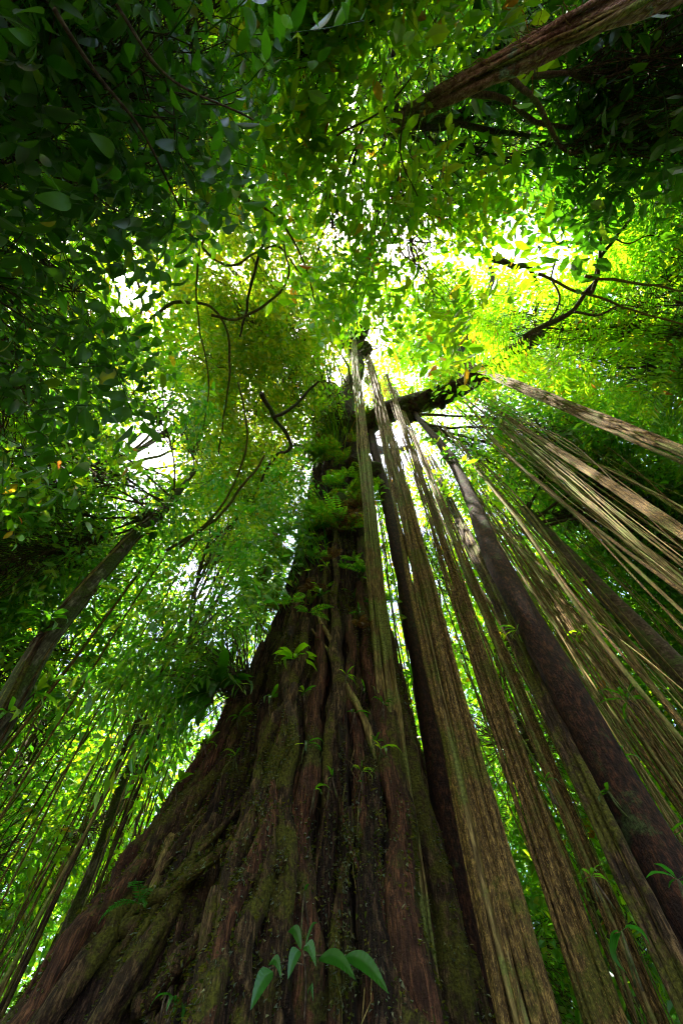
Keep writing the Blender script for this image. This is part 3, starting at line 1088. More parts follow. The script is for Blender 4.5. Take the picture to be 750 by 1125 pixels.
grove([(-140, 520), (120, 560), (330, 540), (300, 660), (200, 800), (100, 960), (-140, 1150)], 3000, 8, 14, 6, TW_FAR, .17, [M_MID, M_MID, M_BRIGHT],
      None, 'tree', None, seed=43, labels=['understory tree at the left edge, leftmost of those left of the giant trunk', 'understory tree second from the left edge, beyond the buttress', 'understory tree third from the left edge, beyond the buttress', 'understory tree third from the giant trunk on its left side', 'understory tree second from the giant trunk on its left side', 'understory tree closest to the giant trunk on its left side'])
grove([(-180, 620), (60, 700), (330, 560), (450, 700), (560, 560), (900, 620), (900, 1180), (-180, 1180)], 5200, 13, 23, 14, TW_FAR, .27, [M_MID, M_BRIGHT, M_MID],
      None, 'tree', None, labels=['distant low background tree seen between trunks and vines, %s from the left edge' % o_ for o_ in ORD], seed=44, cs=2.5, tr=.18, mind=12)
grove([(-180, -150), (930, -150), (930, 760), (500, 600), (380, 420), (260, 620), (-180, 820)], 10500, 14, 24, 14, TW_FAR, .29, [M_BRIGHT, M_MID, M_MID],
      None, 'tree', None, labels=['high canopy tree above everything else, %s from the left edge' % o_ for o_ in ORD], seed=45, cs=2.5, clump=.2, tr=.2, mind=12, shaft=.86)

grove([(420, 540), (520, 520), (640, 680), (720, 900), (720, 1160), (500, 1160), (430, 800)], 3000, 9, 15, 4, TW_FAR, .2, [M_MID, M_BRIGHT, M_MID],
      None, 'tree', None, seed=46, cs=1.5, shaft=.5, gap=.3, labels=['leafy tree glimpsed between the giant trunk and the widest root curtain', 'leafy tree glimpsed between the widest and the second root curtain',
      'leafy tree glimpsed between the second and the narrow olive curtain', 'leafy tree glimpsed between the olive curtain and the dark red trunk'])

# far wood closing the view low down all round (beyond the trees one can tell apart)
def far_wood():
    n = 7500
    az = rng.uniform(-2.3, 2.3, n)
    D = rng.uniform(26, 40, n)
    z = rng.uniform(0, 1, n) ** 1.0 * 24
    P = np.stack([np.sin(az) * D, np.cos(az) * D, z], -1)
    nz = fbm(P[:, 0] / 3 + 90, P[:, 1] / 3 + 90, P[:, 2] / 4, 5, 2)
    P = P[nz > .33]
    d = rng.normal(0, 1, P.shape)
    d[:, 2] -= .5
    up = np.stack([rng.normal(0, .5, len(P)), rng.normal(0, .5, len(P)), np.ones(len(P))], -1)
    mb = MB()
    scatter(mb, TW_FAR, P, d, up, rng.uniform(.5, .85, len(P)))
    o = mb.build('far_wood', M_MID, smooth=False)
    tag(o, 'far-off wood of mixed green leaves closing the view behind the trunks', 'wood', kind='stuff')


far_wood()

# ------------------------------------------------------------------ hanging roots
def hanging_root(low, D, top, ztop, nstr, w0, w1, sr, label, mat=B_AERIAL, seed=0, flat=.5, group=None, name='aerial_root', zb=-.1, bend=0.0):
    """A curtain of strands hanging from the crown to the ground; every strand is a part."""
    a = at_ground_distance(low[0], low[1], D)
    b = at_height(top[0], top[1], ztop)
    ex = a + (a - b) * ((a[2] - zb) / (b[2] - a[2])) * .35
    g = np.array([ex[0], ex[1], zb])
    root = thing(name, label, 'aerial root', (g[0], g[1], 0), group)
    ax = np.array([a[1], -a[0], 0])
    ax /= np.linalg.norm(ax)            # across the line of sight
    ay = np.array([-ax[1], ax[0], 0])
    r = random.Random(seed)
    nstr = int(nstr * 1.6)
    tops = [(k + .5) / nstr * 2 - 1 for k in range(nstr)]
    r.shuffle(tops)
    for k in range(nstr):
        n = 110
        s = np.linspace(0, 1, n)
        u0 = r.uniform(-1.15, 1.15)
        mixu = r.choice([0, .15, .3, .5, .9])
        u = u0 * (1 - mixu * s) + tops[k] * mixu * s
        v0, v1 = r.uniform(-1, 1), r.uniform(-1, 1)
        vv = (v0 * (1 - s) + v1 * s)
        base = smooth_path([g, a, a * .5 + b * .5 + ax * bend, b], n)
        hgt = base[:, 2]
        wd = w0 + (w1 - w0) * np.clip(hgt / ztop, 0, 1) ** .6
        wd = wd * .68
        ph = r.uniform(0, 50)
        wan = (fbm(hgt * .5 + ph, 0 * s, 0 * s, seed + k, 3) - .5) * 1.0
        wan2 = (fbm(hgt * .5 + ph, 0 * s + 5, 0 * s, seed + k, 3) - .5) * 1.4
        p = base + ax * ((u + wan) * wd)[:, None] + ay * ((vv * flat + wan2 * flat) * wd)[:, None]
        rad = sr * r.choice([.25, .35, .45, .6, .75, .95]) * (1.15 - .35 * s)
        m = MB()
        tube(m, p, rad, 8, lump=.45, seed=seed + k, lf=9)
        m.build('strand', mat if r.random() < .8 else B_VINE, root)
    return root


hanging_root((428, 770), 3.55, (388, 372), 21, 14, .14, .16, .026, 'pale tan bundle of hanging roots pressed against the right front of the giant trunk', seed=300, mat=B_VINE, flat=.35)
hanging_root((513, 850), 3.1, (404, 392), 19, 24, .150, .19, .026, 'widest brown curtain of hanging roots just right of the giant trunk', seed=330, flat=.6)
hanging_root((569, 850), 3.4, (424, 412), 18, 14, .095, .15, .022, 'second curtain of brown hanging roots right of the widest one', seed=360, flat=.5)
hanging_root((606, 850), 3.7, (432, 425), 17.5, 7, .05, .09, .022, 'narrow olive curtain of hanging roots left of the dark red trunk', seed=390, flat=.5)
hanging_root((634, 850), 3.4, (470, 500), 15, 7, .060, .10, .030, 'mossy hanging root bundle touching the left side of the dark red trunk', seed=410, mat=B_ROOT, flat=.4)
hanging_root((750, 502), 3.6, (508, 398), 13.6, 10, .10, .10, .022, 'thick brown root curtain reaching the upper right edge', seed=430, flat=.6, mat=B_AERIAL)
hanging_root((750, 585), 3.8, (535, 445), 13.2, 6, .055, .07, .022, 'root curtain just below the thick one at the right edge', seed=450, flat=.6)
hanging_root((750, 635), 4.0, (530, 450), 13, 7, .16, .16, .014, 'loose band of slender pale roots in the middle of the right edge', seed=470, mat=B_VINE)
hanging_root((748, 850), 4.4, (520, 530), 15.5, 10, .20, .20, .018, 'band of slender brown roots right of the dark red trunk', seed=490)
hanging_root((745, 935), 4.2, (505, 540), 15.5, 7, .12, .14, .018, 'close band of thin roots running along the right side of the dark red trunk', seed=510, mat=B_VINE)
hanging_root((255, 610), 9.5, (290, 520), 17, 7, .25, .25, .030, 'pale tangled root bundle hanging left of the trunk shoulder', seed=530, mat=B_VINE)
hanging_root((150, 760), 8.0, (240, 570), 15, 5, .25, .25, .018, 'sparse pale root strands hanging behind the grey left trunk', seed=550, mat=B_VINE)


def vine(name, label, px, D, ztop, rad, mat, group=None, zb=0.0, sway=.1, seed=0, cat='vine', lean=(0, 0)):
    if group:
        adj = ('hair-thin' if rad < .0095 else 'pencil-thin' if rad < .0135 else 'finger-thick' if rad < .019 else 'rope-thick') + (' pale' if mat == B_VINE else ' golden brown' if mat == B_AERIAL else ' dark')
        label = adj + ' ' + label
        group = adj + ' ' + group
    a = at_ground_distance(px[0], px[1], D)
    n = 60
    z = np.linspace(zb - .05, ztop, n)
    r = np.random.default_rng(seed)
    ph = r.uniform(0, 99)
    s = (z - zb) / (ztop - zb)
    x = a[0] + (fbm(z * .2 + ph, z * 0, z * 0, seed, 2) - .5) * sway * 2 + lean[0] * s
    y = a[1] + (fbm(z * .2 + ph, z * 0 + 7, z * 0, seed, 2) - .5) * sway * 2 + lean[1] * s
    o = np.array([x[0], y[0], 0])
    m = MB()
    tube(m, np.stack([x, y, z], -1) - o, rad, 6, lump=.25, seed=seed, lf=5)
    ob = m.build(name, mat)
    ob.location = o
    return tag(ob, label, cat, group)


for k in range(125):   # right-hand side
    f = random.random()
    if f < .6:
        px = (750, random.uniform(530, 960))
    else:
        px = (random.uniform(560, 750), random.uniform(700, 980))
    vine('hanging_vine', 'vine hanging on the right side beyond the root curtains', px, random.uniform(3.9, 8.0), random.uniform(12, 16), random.choice([.007, .009, .012, .016, .022]),
         random.choice([B_VINE, B_VINE, B_AERIAL]), 'vines on the right', seed=700 + k, sway=random.choice([.12, .25, .5]))
for k in range(44):   # left-hand side
    px = (random.uniform(-10, 190), random.uniform(760, 960))
    vine('hanging_vine', 'vine hanging on the left side beyond the buttress', px, random.uniform(5.2, 10), random.uniform(9, 15), random.choice([.008, .011, .014, .02]),
         random.choice([B_VINE, B_AERIAL, B_ROOT]), 'vines on the left', seed=800 + k, sway=random.choice([.15, .35, .7]))
for k in range(12):   # gap between trunk and widest curtain
    px = (random.uniform(452, 500), random.uniform(850, 900))
    vine('hanging_vine', 'vine in the narrow gap right beside the giant trunk', px, random.uniform(4.6, 6.5), random.uniform(12, 15), random.choice([.008, .012, .016]),
         random.choice([B_TWIG, B_ROOT]), 'vines in the gap beside the giant trunk', seed=880 + k, sway=.12)
dk = vine('dark_stem', 'dark smooth stem standing just behind the widest root curtain', (466, 760), 4.0, 15, .13, B_DARK, seed=930, sway=.08, cat='stem')

# crooked aerial branches and lianas through the canopy
CRK = [([(600, 356), (612, 330), (606, 306), (612, 285)], 9.05, .016, 'thin side twig rising from the thick dark crooked branch', B_TWIG),
       ([(630, 343), (655, 345), (680, 335), (700, 338)], 9.05, .014, 'thin side twig pointing right from the thick dark crooked branch', B_TWIG),
       ([(672, 262), (690, 268), (712, 258), (735, 262)], 9.6, .012, 'slender end twig at the top of the thick dark crooked branch', B_TWIG),
       ([(572, 376), (600, 356), (630, 343), (645, 322), (655, 300), (672, 262), (690, 240)], 9, .038, 'thick dark crooked branch reaching up to the right sky gap', B_TWIG),
       ([(645, 322), (652, 318), (660, 290), (662, 262)], 9.1, .03, 'short fork beside the thick dark crooked branch', B_TWIG),
       ([(200, 600), (240, 560), (262, 520), (270, 470), (262, 420)], 9, .022, 'pale knotted liana climbing beside the left shoulder of the trunk', B_VINE),
       ([(150, 300), (160, 335), (150, 350)], 9, .02, 'short dark branch crossing the upper left sky gap', B_PINK),
       ([(230, 345), (265, 350), (300, 330), (318, 300), (310, 260)], 9, .02, 'looping thin liana left of the root hub', B_VINE),
       ([(255, 215), (300, 235), (330, 280), (345, 330)], 9, .016, 'fine arched liana over the yellow-green leaves', B_VINE),
       ([(300, 455), (330, 440), (352, 420)], 10, .03, 'short mossy twig beside the trunk fork', B_TWIG),
       ([(350, 92), (357, 150), (336, 180)], 8, .018, 'short crooked dark twig dangling at the top centre', B_TWIG),
       ([(322, 214), (297, 232), (283, 290), (268, 345), (262, 370)], 8, .028, 'dark crooked liana bending sharply left of the top centre', B_TWIG),
       ([(160, 352), (190, 332), (232, 336), (250, 378), (248, 440), (240, 500)], 9, .022, 'brown looping liana below the left sky gap', B_VINE),
       ([(291, 428), (300, 456), (317, 482), (316, 492), (300, 500), (285, 530)], 11, .045, 'gnarled branch beside the small bright spot left of the trunk', B_TWIG),
       ([(185, 605), (235, 572), (270, 530), (292, 500)], 9, .028, 'pale liana slanting up towards the gnarled branch', B_VINE),
       ([(275, 165), (272, 195), (258, 212), (236, 220), (205, 225)], 9, .04, 'curved brown branch stub under the upper left leaves', B_PINK),
       ([(283, 120), (291, 170), (293, 200), (290, 240)], 10, .035, 'pale vertical branch glowing near the upper left centre', B_PINK),
       ([(205, 250), (245, 290), (300, 270), (330, 300)], 10, .02, 'thin twisting liana across the yellow foliage', B_VINE),
       ([(225, 250), (215, 330), (230, 420), (215, 500)], 10, .016, 'thin pale liana falling through the yellow foliage', B_VINE),
       ([(530, 285), (560, 290), (584, 294), (592, 322), (586, 340)], 13, .06, 'knotted dark branch end inside the right sky gap', B_TWIG),
       ([(470, 150), (500, 185), (522, 210), (543, 240)], 7.5, .012, 'pale rootlet hanging below the leaning trunk', B_VINE),
       ([(590, 300), (660, 330), (760, 358)], 9, .018, 'straight thin liana crossing the right foliage, lower of two', B_VINE),
       ([(640, 304), (700, 312), (765, 322)], 9, .02, 'straight thin liana crossing the right foliage, upper of two', B_VINE),
       ([(370, 150), (420, 120), (470, 60)], 6.3, .010, 'fine dark branch among the bright top centre leaves', B_TWIG),
       ([(445, 120), (440, 170), (458, 215)], 6.0, .010, 'small hanging twig beside the leaning trunk tip', B_TWIG),
       ([(60, 10), (110, 90), (160, 150), (200, 230)], 3.3, .008, 'dark slender branch running down through the upper left leaves', B_TWIG),
       ([(130, 5), (190, 90), (280, 135)], 3.5, .007, 'dark slender branch tip pointing right in the upper left leaves', B_TWIG)]
for k, (pts, z, rd, lab, mt) in enumerate(CRK):
    w_ = [at_height(x, y, z * (.78 if z > 8.5 else 1) + .2 * i_) for i_, (x, y) in enumerate(pts)]
    p = smooth_path(w_, 50)
    sc_ = rd * 6
    p += (np.stack([fbm(p[:, 0] * 2 + 40, p[:, 1] * 2 + 40, p[:, 2] * 2 + 40, sd + k, 2) for sd in (1, 2, 3)], -1) - .5) * sc_
    o = p[0].copy()
    m = MB()
    tube(m, p - o, np.linspace(rd, rd * .6, 50), 8, lump=.35, seed=900 + k, lf=4)
    ob = m.build('liana', mt)
    ob.location = o
    tag(ob, lab, 'liana')

# ------------------------------------------------------------------ plants growing on the trunk
bpy.context.view_layer.update()
DG = bpy.context.evaluated_depsgraph_get()


def hit_bark(px, py):
    """Where the line of sight meets the bark or a root of the giant tree."""
    d = Vector(ray(px, py)).normalized()
    o = Vector((0, 0, CAMH))
    for _ in range(60):
        ok, loc, nrm, idx, ob, mt = sc.ray_cast(DG, o, d)
        if not ok:
            break
        if ob.parent == fig and ob.name.split('.')[0] in ('trunk', 'root'):
            p = np.array(loc)
            h = np.array([p[0] - TX, p[1] - TY, 0])
            h = h / np.linalg.norm(h)
            n_ = np.array(nrm)
            if n_ @ np.array(d) > 0:
                n_ = -n_
            n_ = n_ * .5 + h * .5
            n_[2] = 0
            return p, n_ / np.linalg.norm(n_)
        o = loc + d * .004
    return hit_trunk(px, py)


def strap_leaf(origin, az, el, length, width, droop, fold=.25, nseg=10, twist=0.0):
    """Arching pointed blade with a midrib fold."""
    s = np.linspace(0, 1, nseg)
    e = el - droop * s ** 1.2
    st = length / nseg
    x = np.concatenate([[0], np.cumsum(np.cos(e[:-1]) * st)])
    z = np.concatenate([[0], np.cumsum(np.sin(e[:-1]) * st)])
    wd = width * .5 * np.maximum(.04, np.sin(math.pi * np.clip(s, 0, 1) ** .9)) ** .8
    wd[:2] = width * .05
    wd[-1] = 0.001
    ca, sa = math.cos(az), math.sin(az)
    V = []
    for i in range(nseg):
        nx, nz = -math.sin(e[i]), math.cos(e[i])
        for t in (-1, -.5, 0, .5, 1):
            lift = fold * abs(t) * wd[i] + .02 * length * math.sin(i * 1.9 + t * 3) * abs(t) * .5
            lx = x[i] + nx * lift
            lz = z[i] + nz * lift
            ly = t * wd[i] + twist * s[i] * abs(wd[i])
            V.append((origin[0] + ca * lx - sa * ly, origin[1] + sa * lx + ca * ly, origin[2] + lz))
    q = []
    for i in range(nseg - 1):
        for t in range(4):
            a_ = i * 5 + t
            q.append((a_, a_ + 1, a_ + 6, a_ + 5))
    return np.array(V), np.array(q)


def broad_plant(px, py, n, length, width, label, mat, seed, droop=(.9, 2.6), cat='plant', group=None, name='epiphyte_plant', off=.02, spread=1.9, parts=True, pos=None, nrm=None, el=(-.2, 1.1)):
    if pos is None:
        pos, nrm = hit_bark(px, py)
    pos = pos + nrm * off
    t = thing(name, label, cat, pos, group)
    r = random.Random(seed)
    aim = math.atan2(nrm[1], nrm[0])
    allm = MB()
    n = int(n * 1.4)
    length = length * .8
    width = width * .62
    for k in range(n):
        m = MB() if parts else allm
        L = length * r.uniform(.45, 1.2)
        az = aim + r.uniform(-spread, spread)
        v, q = strap_leaf(pos, az, r.uniform(*el), L, width * L / length * r.uniform(.85, 1.15), r.uniform(*droop), fold=r.uniform(.1, .5), twist=r.uniform(-.4, .4))
        m.add(v, None, q)
        if parts:
            m.build('leaf', mat, t)
    if not parts:
        allm.build('leaf_tuft', mat, t)
    m = MB()
    for k in range(3):
        e = pos + np.array([r.uniform(-.05, .05), r.uniform(-.05, .05), -r.uniform(.08, .2)]) - nrm * .03
        tube(m, smooth_path([pos, (pos + e) / 2 + nrm * .02, e], 8), .006, 5)
    m.build('stem', B_TWIG, t)
    return t


def fern(pos, nrm, nf, length, label, seed, group=None, mat=M_FERN, spread=1.6, lw=.2):
    """Rosette of pinnate fronds."""
    r = random.Random(seed)
    t = thing('fern', label, 'fern', pos, group)
    m = MB()
    aim = math.atan2(nrm[1], nrm[0])
    for k in range(nf):
        L = length * r.uniform(.6, 1.15)
        az = aim + r.uniform(-spread, spread)
        e0, dr = r.uniform(.1, 1.1), r.uniform(1.0, 2.0)
        ns = 16
        s = np.linspace(0, 1, ns)
        e = e0 - dr * s ** 1.1
        st = L / ns
        x = np.concatenate([[0], np.cumsum(np.cos(e[:-1]) * st)])
        z = np.concatenate([[0], np.cumsum(np.sin(e[:-1]) * st)])
        ca, sa = math.cos(az), math.sin(az)
        c = np.stack([pos[0] + ca * x, pos[1] + sa * x, pos[2] + z], -1)
        tube(m, c, .0035, 3, cap=False)
        V, T = [], []
        for i in range(2, ns):
            wl = lw * L * math.sin(math.pi * min(1, s[i] ** .8 * .95 + .03)) + .01
            for sd in (-1, 1):
                dx = np.array([ca * math.cos(e[i]) * .35 - sd * sa, sa * math.cos(e[i]) * .35 + sd * ca, math.sin(e[i]) * .35 - .15 + r.uniform(-.15, .15)])
                dx /= np.linalg.norm(dx)
                al = np.array([ca * math.cos(e[i]), sa * math.cos(e[i]), math.sin(e[i])])
                b = len(V)
                V += [c[i], c[i] + dx * wl * .45 + al * st * .42, c[i] + dx * wl, c[i] + dx * wl * .45 - al * st * .42]
                T += [(b, b + 1, b + 2), (b, b + 2, b + 3)]
        m.add(np.array(V), np.array(T))
    m.build('frond_rosette', mat, t, smooth=False)
    return t


# the seedling low on the trunk, its leaves placed one by one
sp, sn = hit_bark(335, 1058)
sp = sp + sn * .05
front = min(np.linalg.norm(hit_bark(x_, y_)[0] - np.array([0, 0, CAMH])) for x_, y_ in [(378, 1052), (427, 1092), (391, 1077), (330, 1045), (300, 1068), (275, 1110), (316, 1024), (335, 1060), (405, 1065), (290, 1085)])
root_at = sp.copy()
sp = at_range(335, 1050, front - .05)
seed_t = thing('seedling', 'small seedling with a few broad glossy leaves low on the front of the giant trunk', 'plant', sp)
cr = np.array([1.0, 0, 0])


def leaf_to(px0, py0, px1, py1, dist_off, width, parent, mat, lift=.02, nm='leaf'):
    """A pointed blade from one seen point to another, bowed towards the light."""
    n0 = np.linalg.norm(sp - np.array([0, 0, CAMH]))
    a = at_range(px0, py0, n0 + dist_off[0])
    b = at_range(px1, py1, n0 + dist_off[1])
    n = 30
    s = np.linspace(0, 1, n)
    width = width * 1.2
    c = a[None] * (1 - s[:, None]) + b[None] * s[:, None] + np.array([0, 0, 1]) * (np.sin(s * math.pi) * lift * 2)[:, None]
    ax = b - a
    L = np.linalg.norm(ax)
    ax /= L
    view = (a + b) / 2 - np.array([0, 0, CAMH])
    view /= np.linalg.norm(view)
    sd = np.cross(ax, view * .9 + np.array([0, 0, .35]))
    sd /= np.linalg.norm(sd)
    nr = np.cross(sd, ax)
    wd = width * .5 * np.sin(math.pi * s ** .85) ** .8
    V, q = [], []
    for i in range(n):
        for t in (-1, -.6, -.25, 0, .25, .6, 1):
            V.append(c[i] + sd * t * wd[i] + nr * (.22 * abs(t) * wd[i] + .0016 * math.sin(i * 2.1 - abs(t) * 3.5) * min(1, abs(t) * 2)))
    for i in range(n - 1):
        for t in range(6):
            a_ = i * 7 + t
            q.append((a_, a_ + 1, a_ + 8, a_ + 7))
    m = MB()
    m.add(V, None, q)
    m.build(nm, mat, parent)


for (x0, y0, x1, y1, wd, do) in [(378, 1052, 427, 1092, .062, (-.02, -.16)), (350, 1054, 391, 1077, .055, (-.02, -.12)), (330, 1045, 316, 1076, .050, (0, -.05)),
                                 (333, 1042, 347, 1062, .045, (0, -.08)), (300, 1068, 275, 1110, .062, (0, -.08)), (295, 1060, 309, 1075, .036, (0, -.05)),
                                 (331, 1043, 316, 1024, .042, (0, .02)), (335, 1040, 350, 1015, .012, (0, 0)), (338, 1092, 344, 1100, .02, (0, 0))]:
    leaf_to(x0, y0, x1, y1, do, wd, seed_t, M_BLUELEAF)
nb = np.linalg.norm(sp - np.array([0, 0, CAMH]))
m = MB()
tube(m, smooth_path([root_at - sn * .08, (root_at + sp) / 2 + np.array([0, 0, -.02]), sp], 12), .006, 6)
m.build('stem', B_TWIG, seed_t)
for pl in [[(334, 1120), (336, 1080), (333, 1044)], [(333, 1050), (352, 1050), (380, 1052)], [(333, 1060), (315, 1056), (298, 1064)]]:
    m = MB()
    tube(m, smooth_path([at_range(x, y, nb + .01) for x, y in pl], 12), .004, 6)
    m.build('stem', B_TWIG, seed_t)

UNIQ = [
    (258, 775, 20, .85, .17, 'large dark green strap-leaved clump on the left shoulder of the trunk', M_DARKLEAF, 1, .30),
    (272, 735, 18, .72, .14, 'spreading green leaf clump above the left shoulder of the trunk', M_MID, 2, .25),
    (322, 728, 9, .42, .10, 'broad drooping bright leaves at the middle of the trunk front', M_BRIGHT, 3, .05),
    (352, 655, 9, .45, .07, 'leafy sprig on the upper trunk front above the slanting roots', M_BRIGHT, 4, .05),
    (200, 862, 3, .30, .09, 'pair of pale upright leaves on the left buttress edge', M_BRIGHT, 5, .05),
    (160, 892, 4, .22, .05, 'small bright sprout on the far left buttress edge', M_BRIGHT, 6, .05),
    (352, 828, 2, .26, .035, 'single pale strap leaf arching on the middle of the trunk', M_BLUELEAF, 7, .03),
    (397, 752, 2, .26, .04, 'lone folded leaf on the right half of the trunk', M_BLUELEAF, 8, .03),
    (398, 862, 1, .14, .045, 'tiny upright leaf between two roots right of centre', M_BLUELEAF, 9, .03),
    (192, 1108, 3, .26, .05, 'long arched leaf at the bottom left of the roots', M_BLUELEAF, 10, .06),
    (200, 1082, 2, .20, .035, 'slim curved leaf above the long arched one at the bottom left', M_BLUELEAF, 11, .06),
    (335, 982, 1, .12, .04, 'small dull leaf above the seedling', M_BLUELEAF, 12, .03),
    (345, 870, 3, .20, .03, 'wispy grass-like tuft on the central root', M_MID, 13, .03),
    (300, 700, 7, .36, .06, 'leaf tuft at the left rim of the upper trunk', M_BRIGHT, 14, .08),
    (335, 610, 9, .42, .05, 'yellowish leaf tuft on the left shoulder below the crown', M_FERN, 15, .1),
    (405, 640, 5, .30, .05, 'small leaf spray on the upper right of the trunk', M_MID, 16, .04),
    (265, 790, 5, .28, .05, 'short-leaved tuft on the upper left buttress', M_MID, 17, .05),
    (230, 820, 4, .30, .06, 'bright leaf pair curling above the left buttress', M_BRIGHT, 18, .05),
    (410, 690, 4, .22, .05, 'dark leaf cluster where the tan roots meet the trunk', M_DARKLEAF, 19, .04),
    (300, 770, 5, .24, .05, 'low leaf tuft left of the central root', M_MID, 20, .04),
]
for (px, py, n, L, wd, lab, mt, sd, off) in UNIQ:
    broad_plant(px, py, n, L, wd, lab, mt, sd, off=off)
for i in range(34):
    px_, py_ = random.uniform(250, 430), random.uniform(600, 860)
    broad_plant(px_, py_, random.randint(3, 7), random.uniform(.14, .3), random.uniform(.02, .045), 'small climbing leaf tuft scattered on the face of the giant trunk', random.choice([M_MID, M_BRIGHT, M_DARKLEAF]), 2000 + i,
                group='small leaf tufts on the trunk', parts=False, off=.03, name='leaf_tuft_plant')
# the small bluish fern on the left roots
p_, n_ = hit_bark(158, 995)
fern(p_ + n_ * .04, n_, 4, .28, 'small bluish fern on the dark roots at the lower left', 77, mat=M_BLUELEAF, lw=.16)

# plants on the right among the vines
for (px, py, D, n, L, wd, lab, mt, sd) in [(745, 968, 3.0, 4, .22, .06, 'bluish leaf sprig on the dark red trunk at the right edge', M_BLUELEAF, 31), (683, 1025, 3.1, 3, .24, .07, 'dull green leaf hanging among the roots at the lower right', M_BLUELEAF, 32),
                                           (600, 862, 3.2, 6, .18, .03, 'spidery leaf tuft on the second root curtain', M_DARKLEAF, 33), (650, 965, 3.3, 5, .16, .03, 'small pale tuft on the mossy root bundle', M_MID, 34),
                                           (690, 770, 4.4, 9, .42, .045, 'dark narrow-leaved plant among vines right of the dark red trunk', M_DARKLEAF, 35), (645, 695, 5.0, 8, .5, .09, 'bright leaf clump between the vines right of the dark red trunk', M_BRIGHT, 36),
                                           (455, 745, 4.8, 7, .5, .08, 'dark drooping leaves in the gap beside the giant trunk', M_DARKLEAF, 37)]:
    pos = at_ground_distance(px, py, D)
    broad_plant(0, 0, n, L, wd, lab, mt, sd, pos=pos, nrm=np.array([-pos[0], -pos[1], 0]) / np.hypot(pos[0], pos[1]), spread=2.8)

for i in range(22):   # climbing leaves on the grey left trunk
    c = pB[random.randint(8, 56)]
    an = random.uniform(0, 6.28)
    n_ = np.array([math.cos(an), math.sin(an), 0])
    broad_plant(0, 0, random.randint(4, 8), random.uniform(.25, .5), random.uniform(.05, .09), 'leafy climber clinging to the grey trunk on the left', random.choice([M_MID, M_DARKLEAF, M_BRIGHT]), 2500 + i,
                group='climbers on the grey left trunk', parts=False, off=.14, name='leaf_tuft_plant', pos=c, nrm=n_)
for i in range(16):   # and on the dark red one
    c = pD[random.randint(10, 57)]
    an = random.uniform(2.5, 6.9)
    n_ = np.array([math.cos(an), math.sin(an), 0])
    broad_plant(0, 0, random.randint(3, 7), random.uniform(.15, .35), random.uniform(.03, .06), 'small dark leaf tuft on the dark red trunk', random.choice([M_MID, M_DARKLEAF]), 2600 + i,
                group='leaf tufts on the dark red trunk', parts=False, off=.14, name='leaf_tuft_plant', pos=c, nrm=n_)
# ferns crowding the upper trunk and the fork
k = 0
for (x0, x1, y0, y1, n, L, lab, grp) in [(285, 350, 540, 680, 40, .36, 'small yellow-green fern on the left rim of the upper trunk', 'ferns on the left rim of the trunk'),
                                         (335, 425, 420, 590, 85, .55, 'mossy fern clinging to the trunk below the fork', 'ferns below the fork'),
                                         (345, 425, 580, 700, 12, .30, 'little fern on the face of the upper trunk', 'ferns on the upper trunk face')]:
    for i in range(n):
        px, py = random.uniform(x0, x1), random.uniform(y0, y1)
        p_, n_ = hit_bark(px, py)
        dead = random.random() < .25
        fern(p_ + n_ * random.uniform(0, .2), n_, random.randint(3, 9), L * random.uniform(.4, 1.35), ('withered brown ' if dead else '') + lab.replace('yellow-green ', '' if dead else 'yellow-green ').replace('mossy ', '' if dead else 'mossy '), 500 + k, ('withered ' if dead else '') + grp,
             mat=M_DEAD if dead else random.choice([M_FERN, M_FERN, M_MID]), lw=random.uniform(.12, .26))
        k += 1
for li, rngp in ((0, (8, 46)), (1, (4, 34)), (2, (5, 40))):
    for i in range(16):
        c = fig_limb_paths[li][random.randint(*rngp)]
        an = random.uniform(0, 6.28)
        n_ = np.array([math.cos(an), math.sin(an), 0])
        fern(c + n_ * .36 + np.array([0, 0, random.uniform(-.25, .3)]), n_, 7, random.uniform(.45, .9), 'fern growing on a mossy limb of the giant tree', 600 + k, 'ferns on the limbs')
        k += 1

bush = thing('epiphyte_bush', 'feathery green growth bulging from the left side of the upper trunk', 'plant', (TX - .8, TY - .3, 9))
for nm_, poly_, n_, a_, b_, lf_, mt_ in (('foliage', [(280, 400), (365, 400), (350, 470), (335, 560), (300, 640), (280, 600)], 170, 10.5, 14, .16, M_BRIGHT), ('foliage', [(300, 520), (345, 500), (345, 600), (285, 700), (250, 720), (265, 650)], 190, 6.3, 8.5, .12, M_MID),
                             ('foliage', [(330, 400), (372, 400), (376, 460), (362, 540), (330, 540)], 120, 11, 14, .12, M_FERN)):
    P_ = canopy_points(poly_, n_, a_, b_, gap=.3, clump=.2, seed=61, cs=.7)
    d_ = rng.normal(0, .6, P_.shape) + (P_ - np.array([TX, TY, 10])) * np.array([.3, .3, 0])
    d_[:, 2] -= .5
    mb = MB()
    scatter(mb, TW_MID, P_, d_, rng.normal(0, .3, P_.shape) + np.array([0, 0, 1.0]), lf_ * rng.uniform(.6, 1.3, len(P_)))
    tk = np.stack([np.full(len(P_), TX), np.full(len(P_), TY), P_[:, 2] - .5], -1)
    nn_ = P_ - tk
    nn_[:, 2] = 0
    tk = tk + nn_ / np.linalg.norm(nn_, axis=1)[:, None] * .55
    thin_tubes(mb, tk, P_, .1, .008, .003)
    mb.build(nm_, mt_, bush, smooth=False)

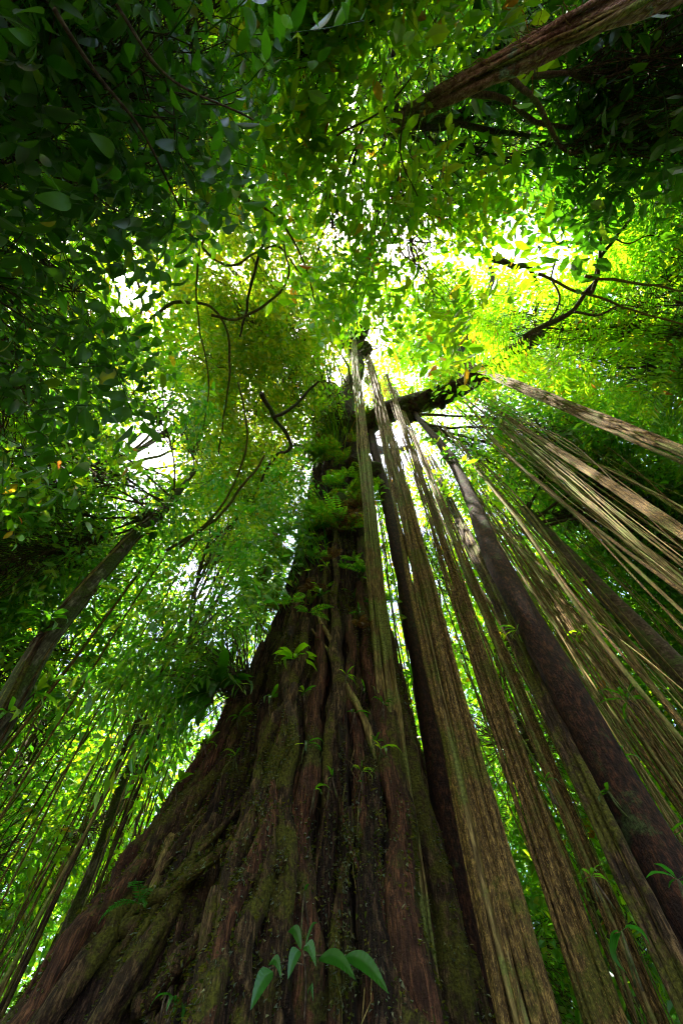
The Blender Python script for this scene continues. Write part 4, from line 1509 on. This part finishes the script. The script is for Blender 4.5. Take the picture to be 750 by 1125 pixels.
sh, shn = hit_bark(268, 765)
shrub = thing('shrub', 'leafy shrub of long drooping leaves growing on the left shoulder of the giant trunk', 'shrub', sh)
dS = np.linalg.norm(sh - np.array([0, 0, CAMH]))
P_ = canopy_points([(160, 720), (235, 660), (300, 640), (305, 700), (255, 790), (190, 820)], 150, dS - .5, dS + .7, gap=0, clump=0, seed=71, shaft=0)
d_ = (P_ - sh) * np.array([1, 1, .4])
d_ /= np.linalg.norm(d_, axis=1)[:, None] + 1e-6
d_ = d_ + rng.normal(0, .3, d_.shape)
d_[:, 2] -= .6
mb = MB()
scatter(mb, TW_NARROW, P_, d_, rng.normal(0, .3, P_.shape) + np.array([0, 0, 1.0]), .17 * rng.uniform(.6, 1.3, len(P_)))
mb.build('foliage', M_MID, shrub)
mb = MB()
thin_tubes(mb, np.repeat(sh[None], len(P_), 0) + rng.normal(0, .04, P_.shape), P_, .15, .008, .003)
mb.build('stem', B_TWIG, shrub)

# brown root masses hung round the fork
for k, (px, py, z, s) in enumerate([(392, 362, 21.5, .55), (378, 372, 20.8, .4), (400, 385, 20.2, .35), (370, 470, 14.5, .75), (395, 520, 10.6, .45), (480, 436, 14.2, .36), (500, 427, 14.0, .25), (448, 450, 14.3, .42), (380, 560, 8.6, .35), (360, 440, 16.5, .6)]):
    c = at_height(px, py, z)
    u, v = np.meshgrid(np.linspace(0, 2 * math.pi, 40, endpoint=False), np.linspace(.02, math.pi - .02, 24), indexing='xy')
    d = np.stack([np.cos(u) * np.sin(v), np.sin(u) * np.sin(v), np.cos(v)], -1)
    rr = s * (.45 + 1.1 * fbm(d[..., 0] * 2.2 + 9 + k, d[..., 1] * 2.2 + 9, d[..., 2] * 2.2 + 9, 30 + k, 4))
    m = MB()
    i_ = np.arange(23)[:, None]
    j_ = np.arange(40)[None, :]
    m.add((d * rr[..., None]).reshape(-1, 3), None, np.stack([i_ * 40 + j_, (i_ + 1) * 40 + j_, (i_ + 1) * 40 + (j_ + 1) % 40, i_ * 40 + (j_ + 1) % 40], -1).reshape(-1, 4))
    A = rng.normal(0, 1, (90, 3))
    A /= np.linalg.norm(A, axis=1)[:, None]
    A[:, 2] = -np.abs(A[:, 2]) * .5
    A *= s * .8
    B = A * 1.25 + np.stack([np.zeros(90), np.zeros(90), -rng.uniform(.15, 1.0, 90)], -1) * s
    thin_tubes(m, A, B, 0, .012, .004)
    m.v = [x_ + c for x_ in m.v]
    o = m.build('root_mass', B_HUMUS, fig)
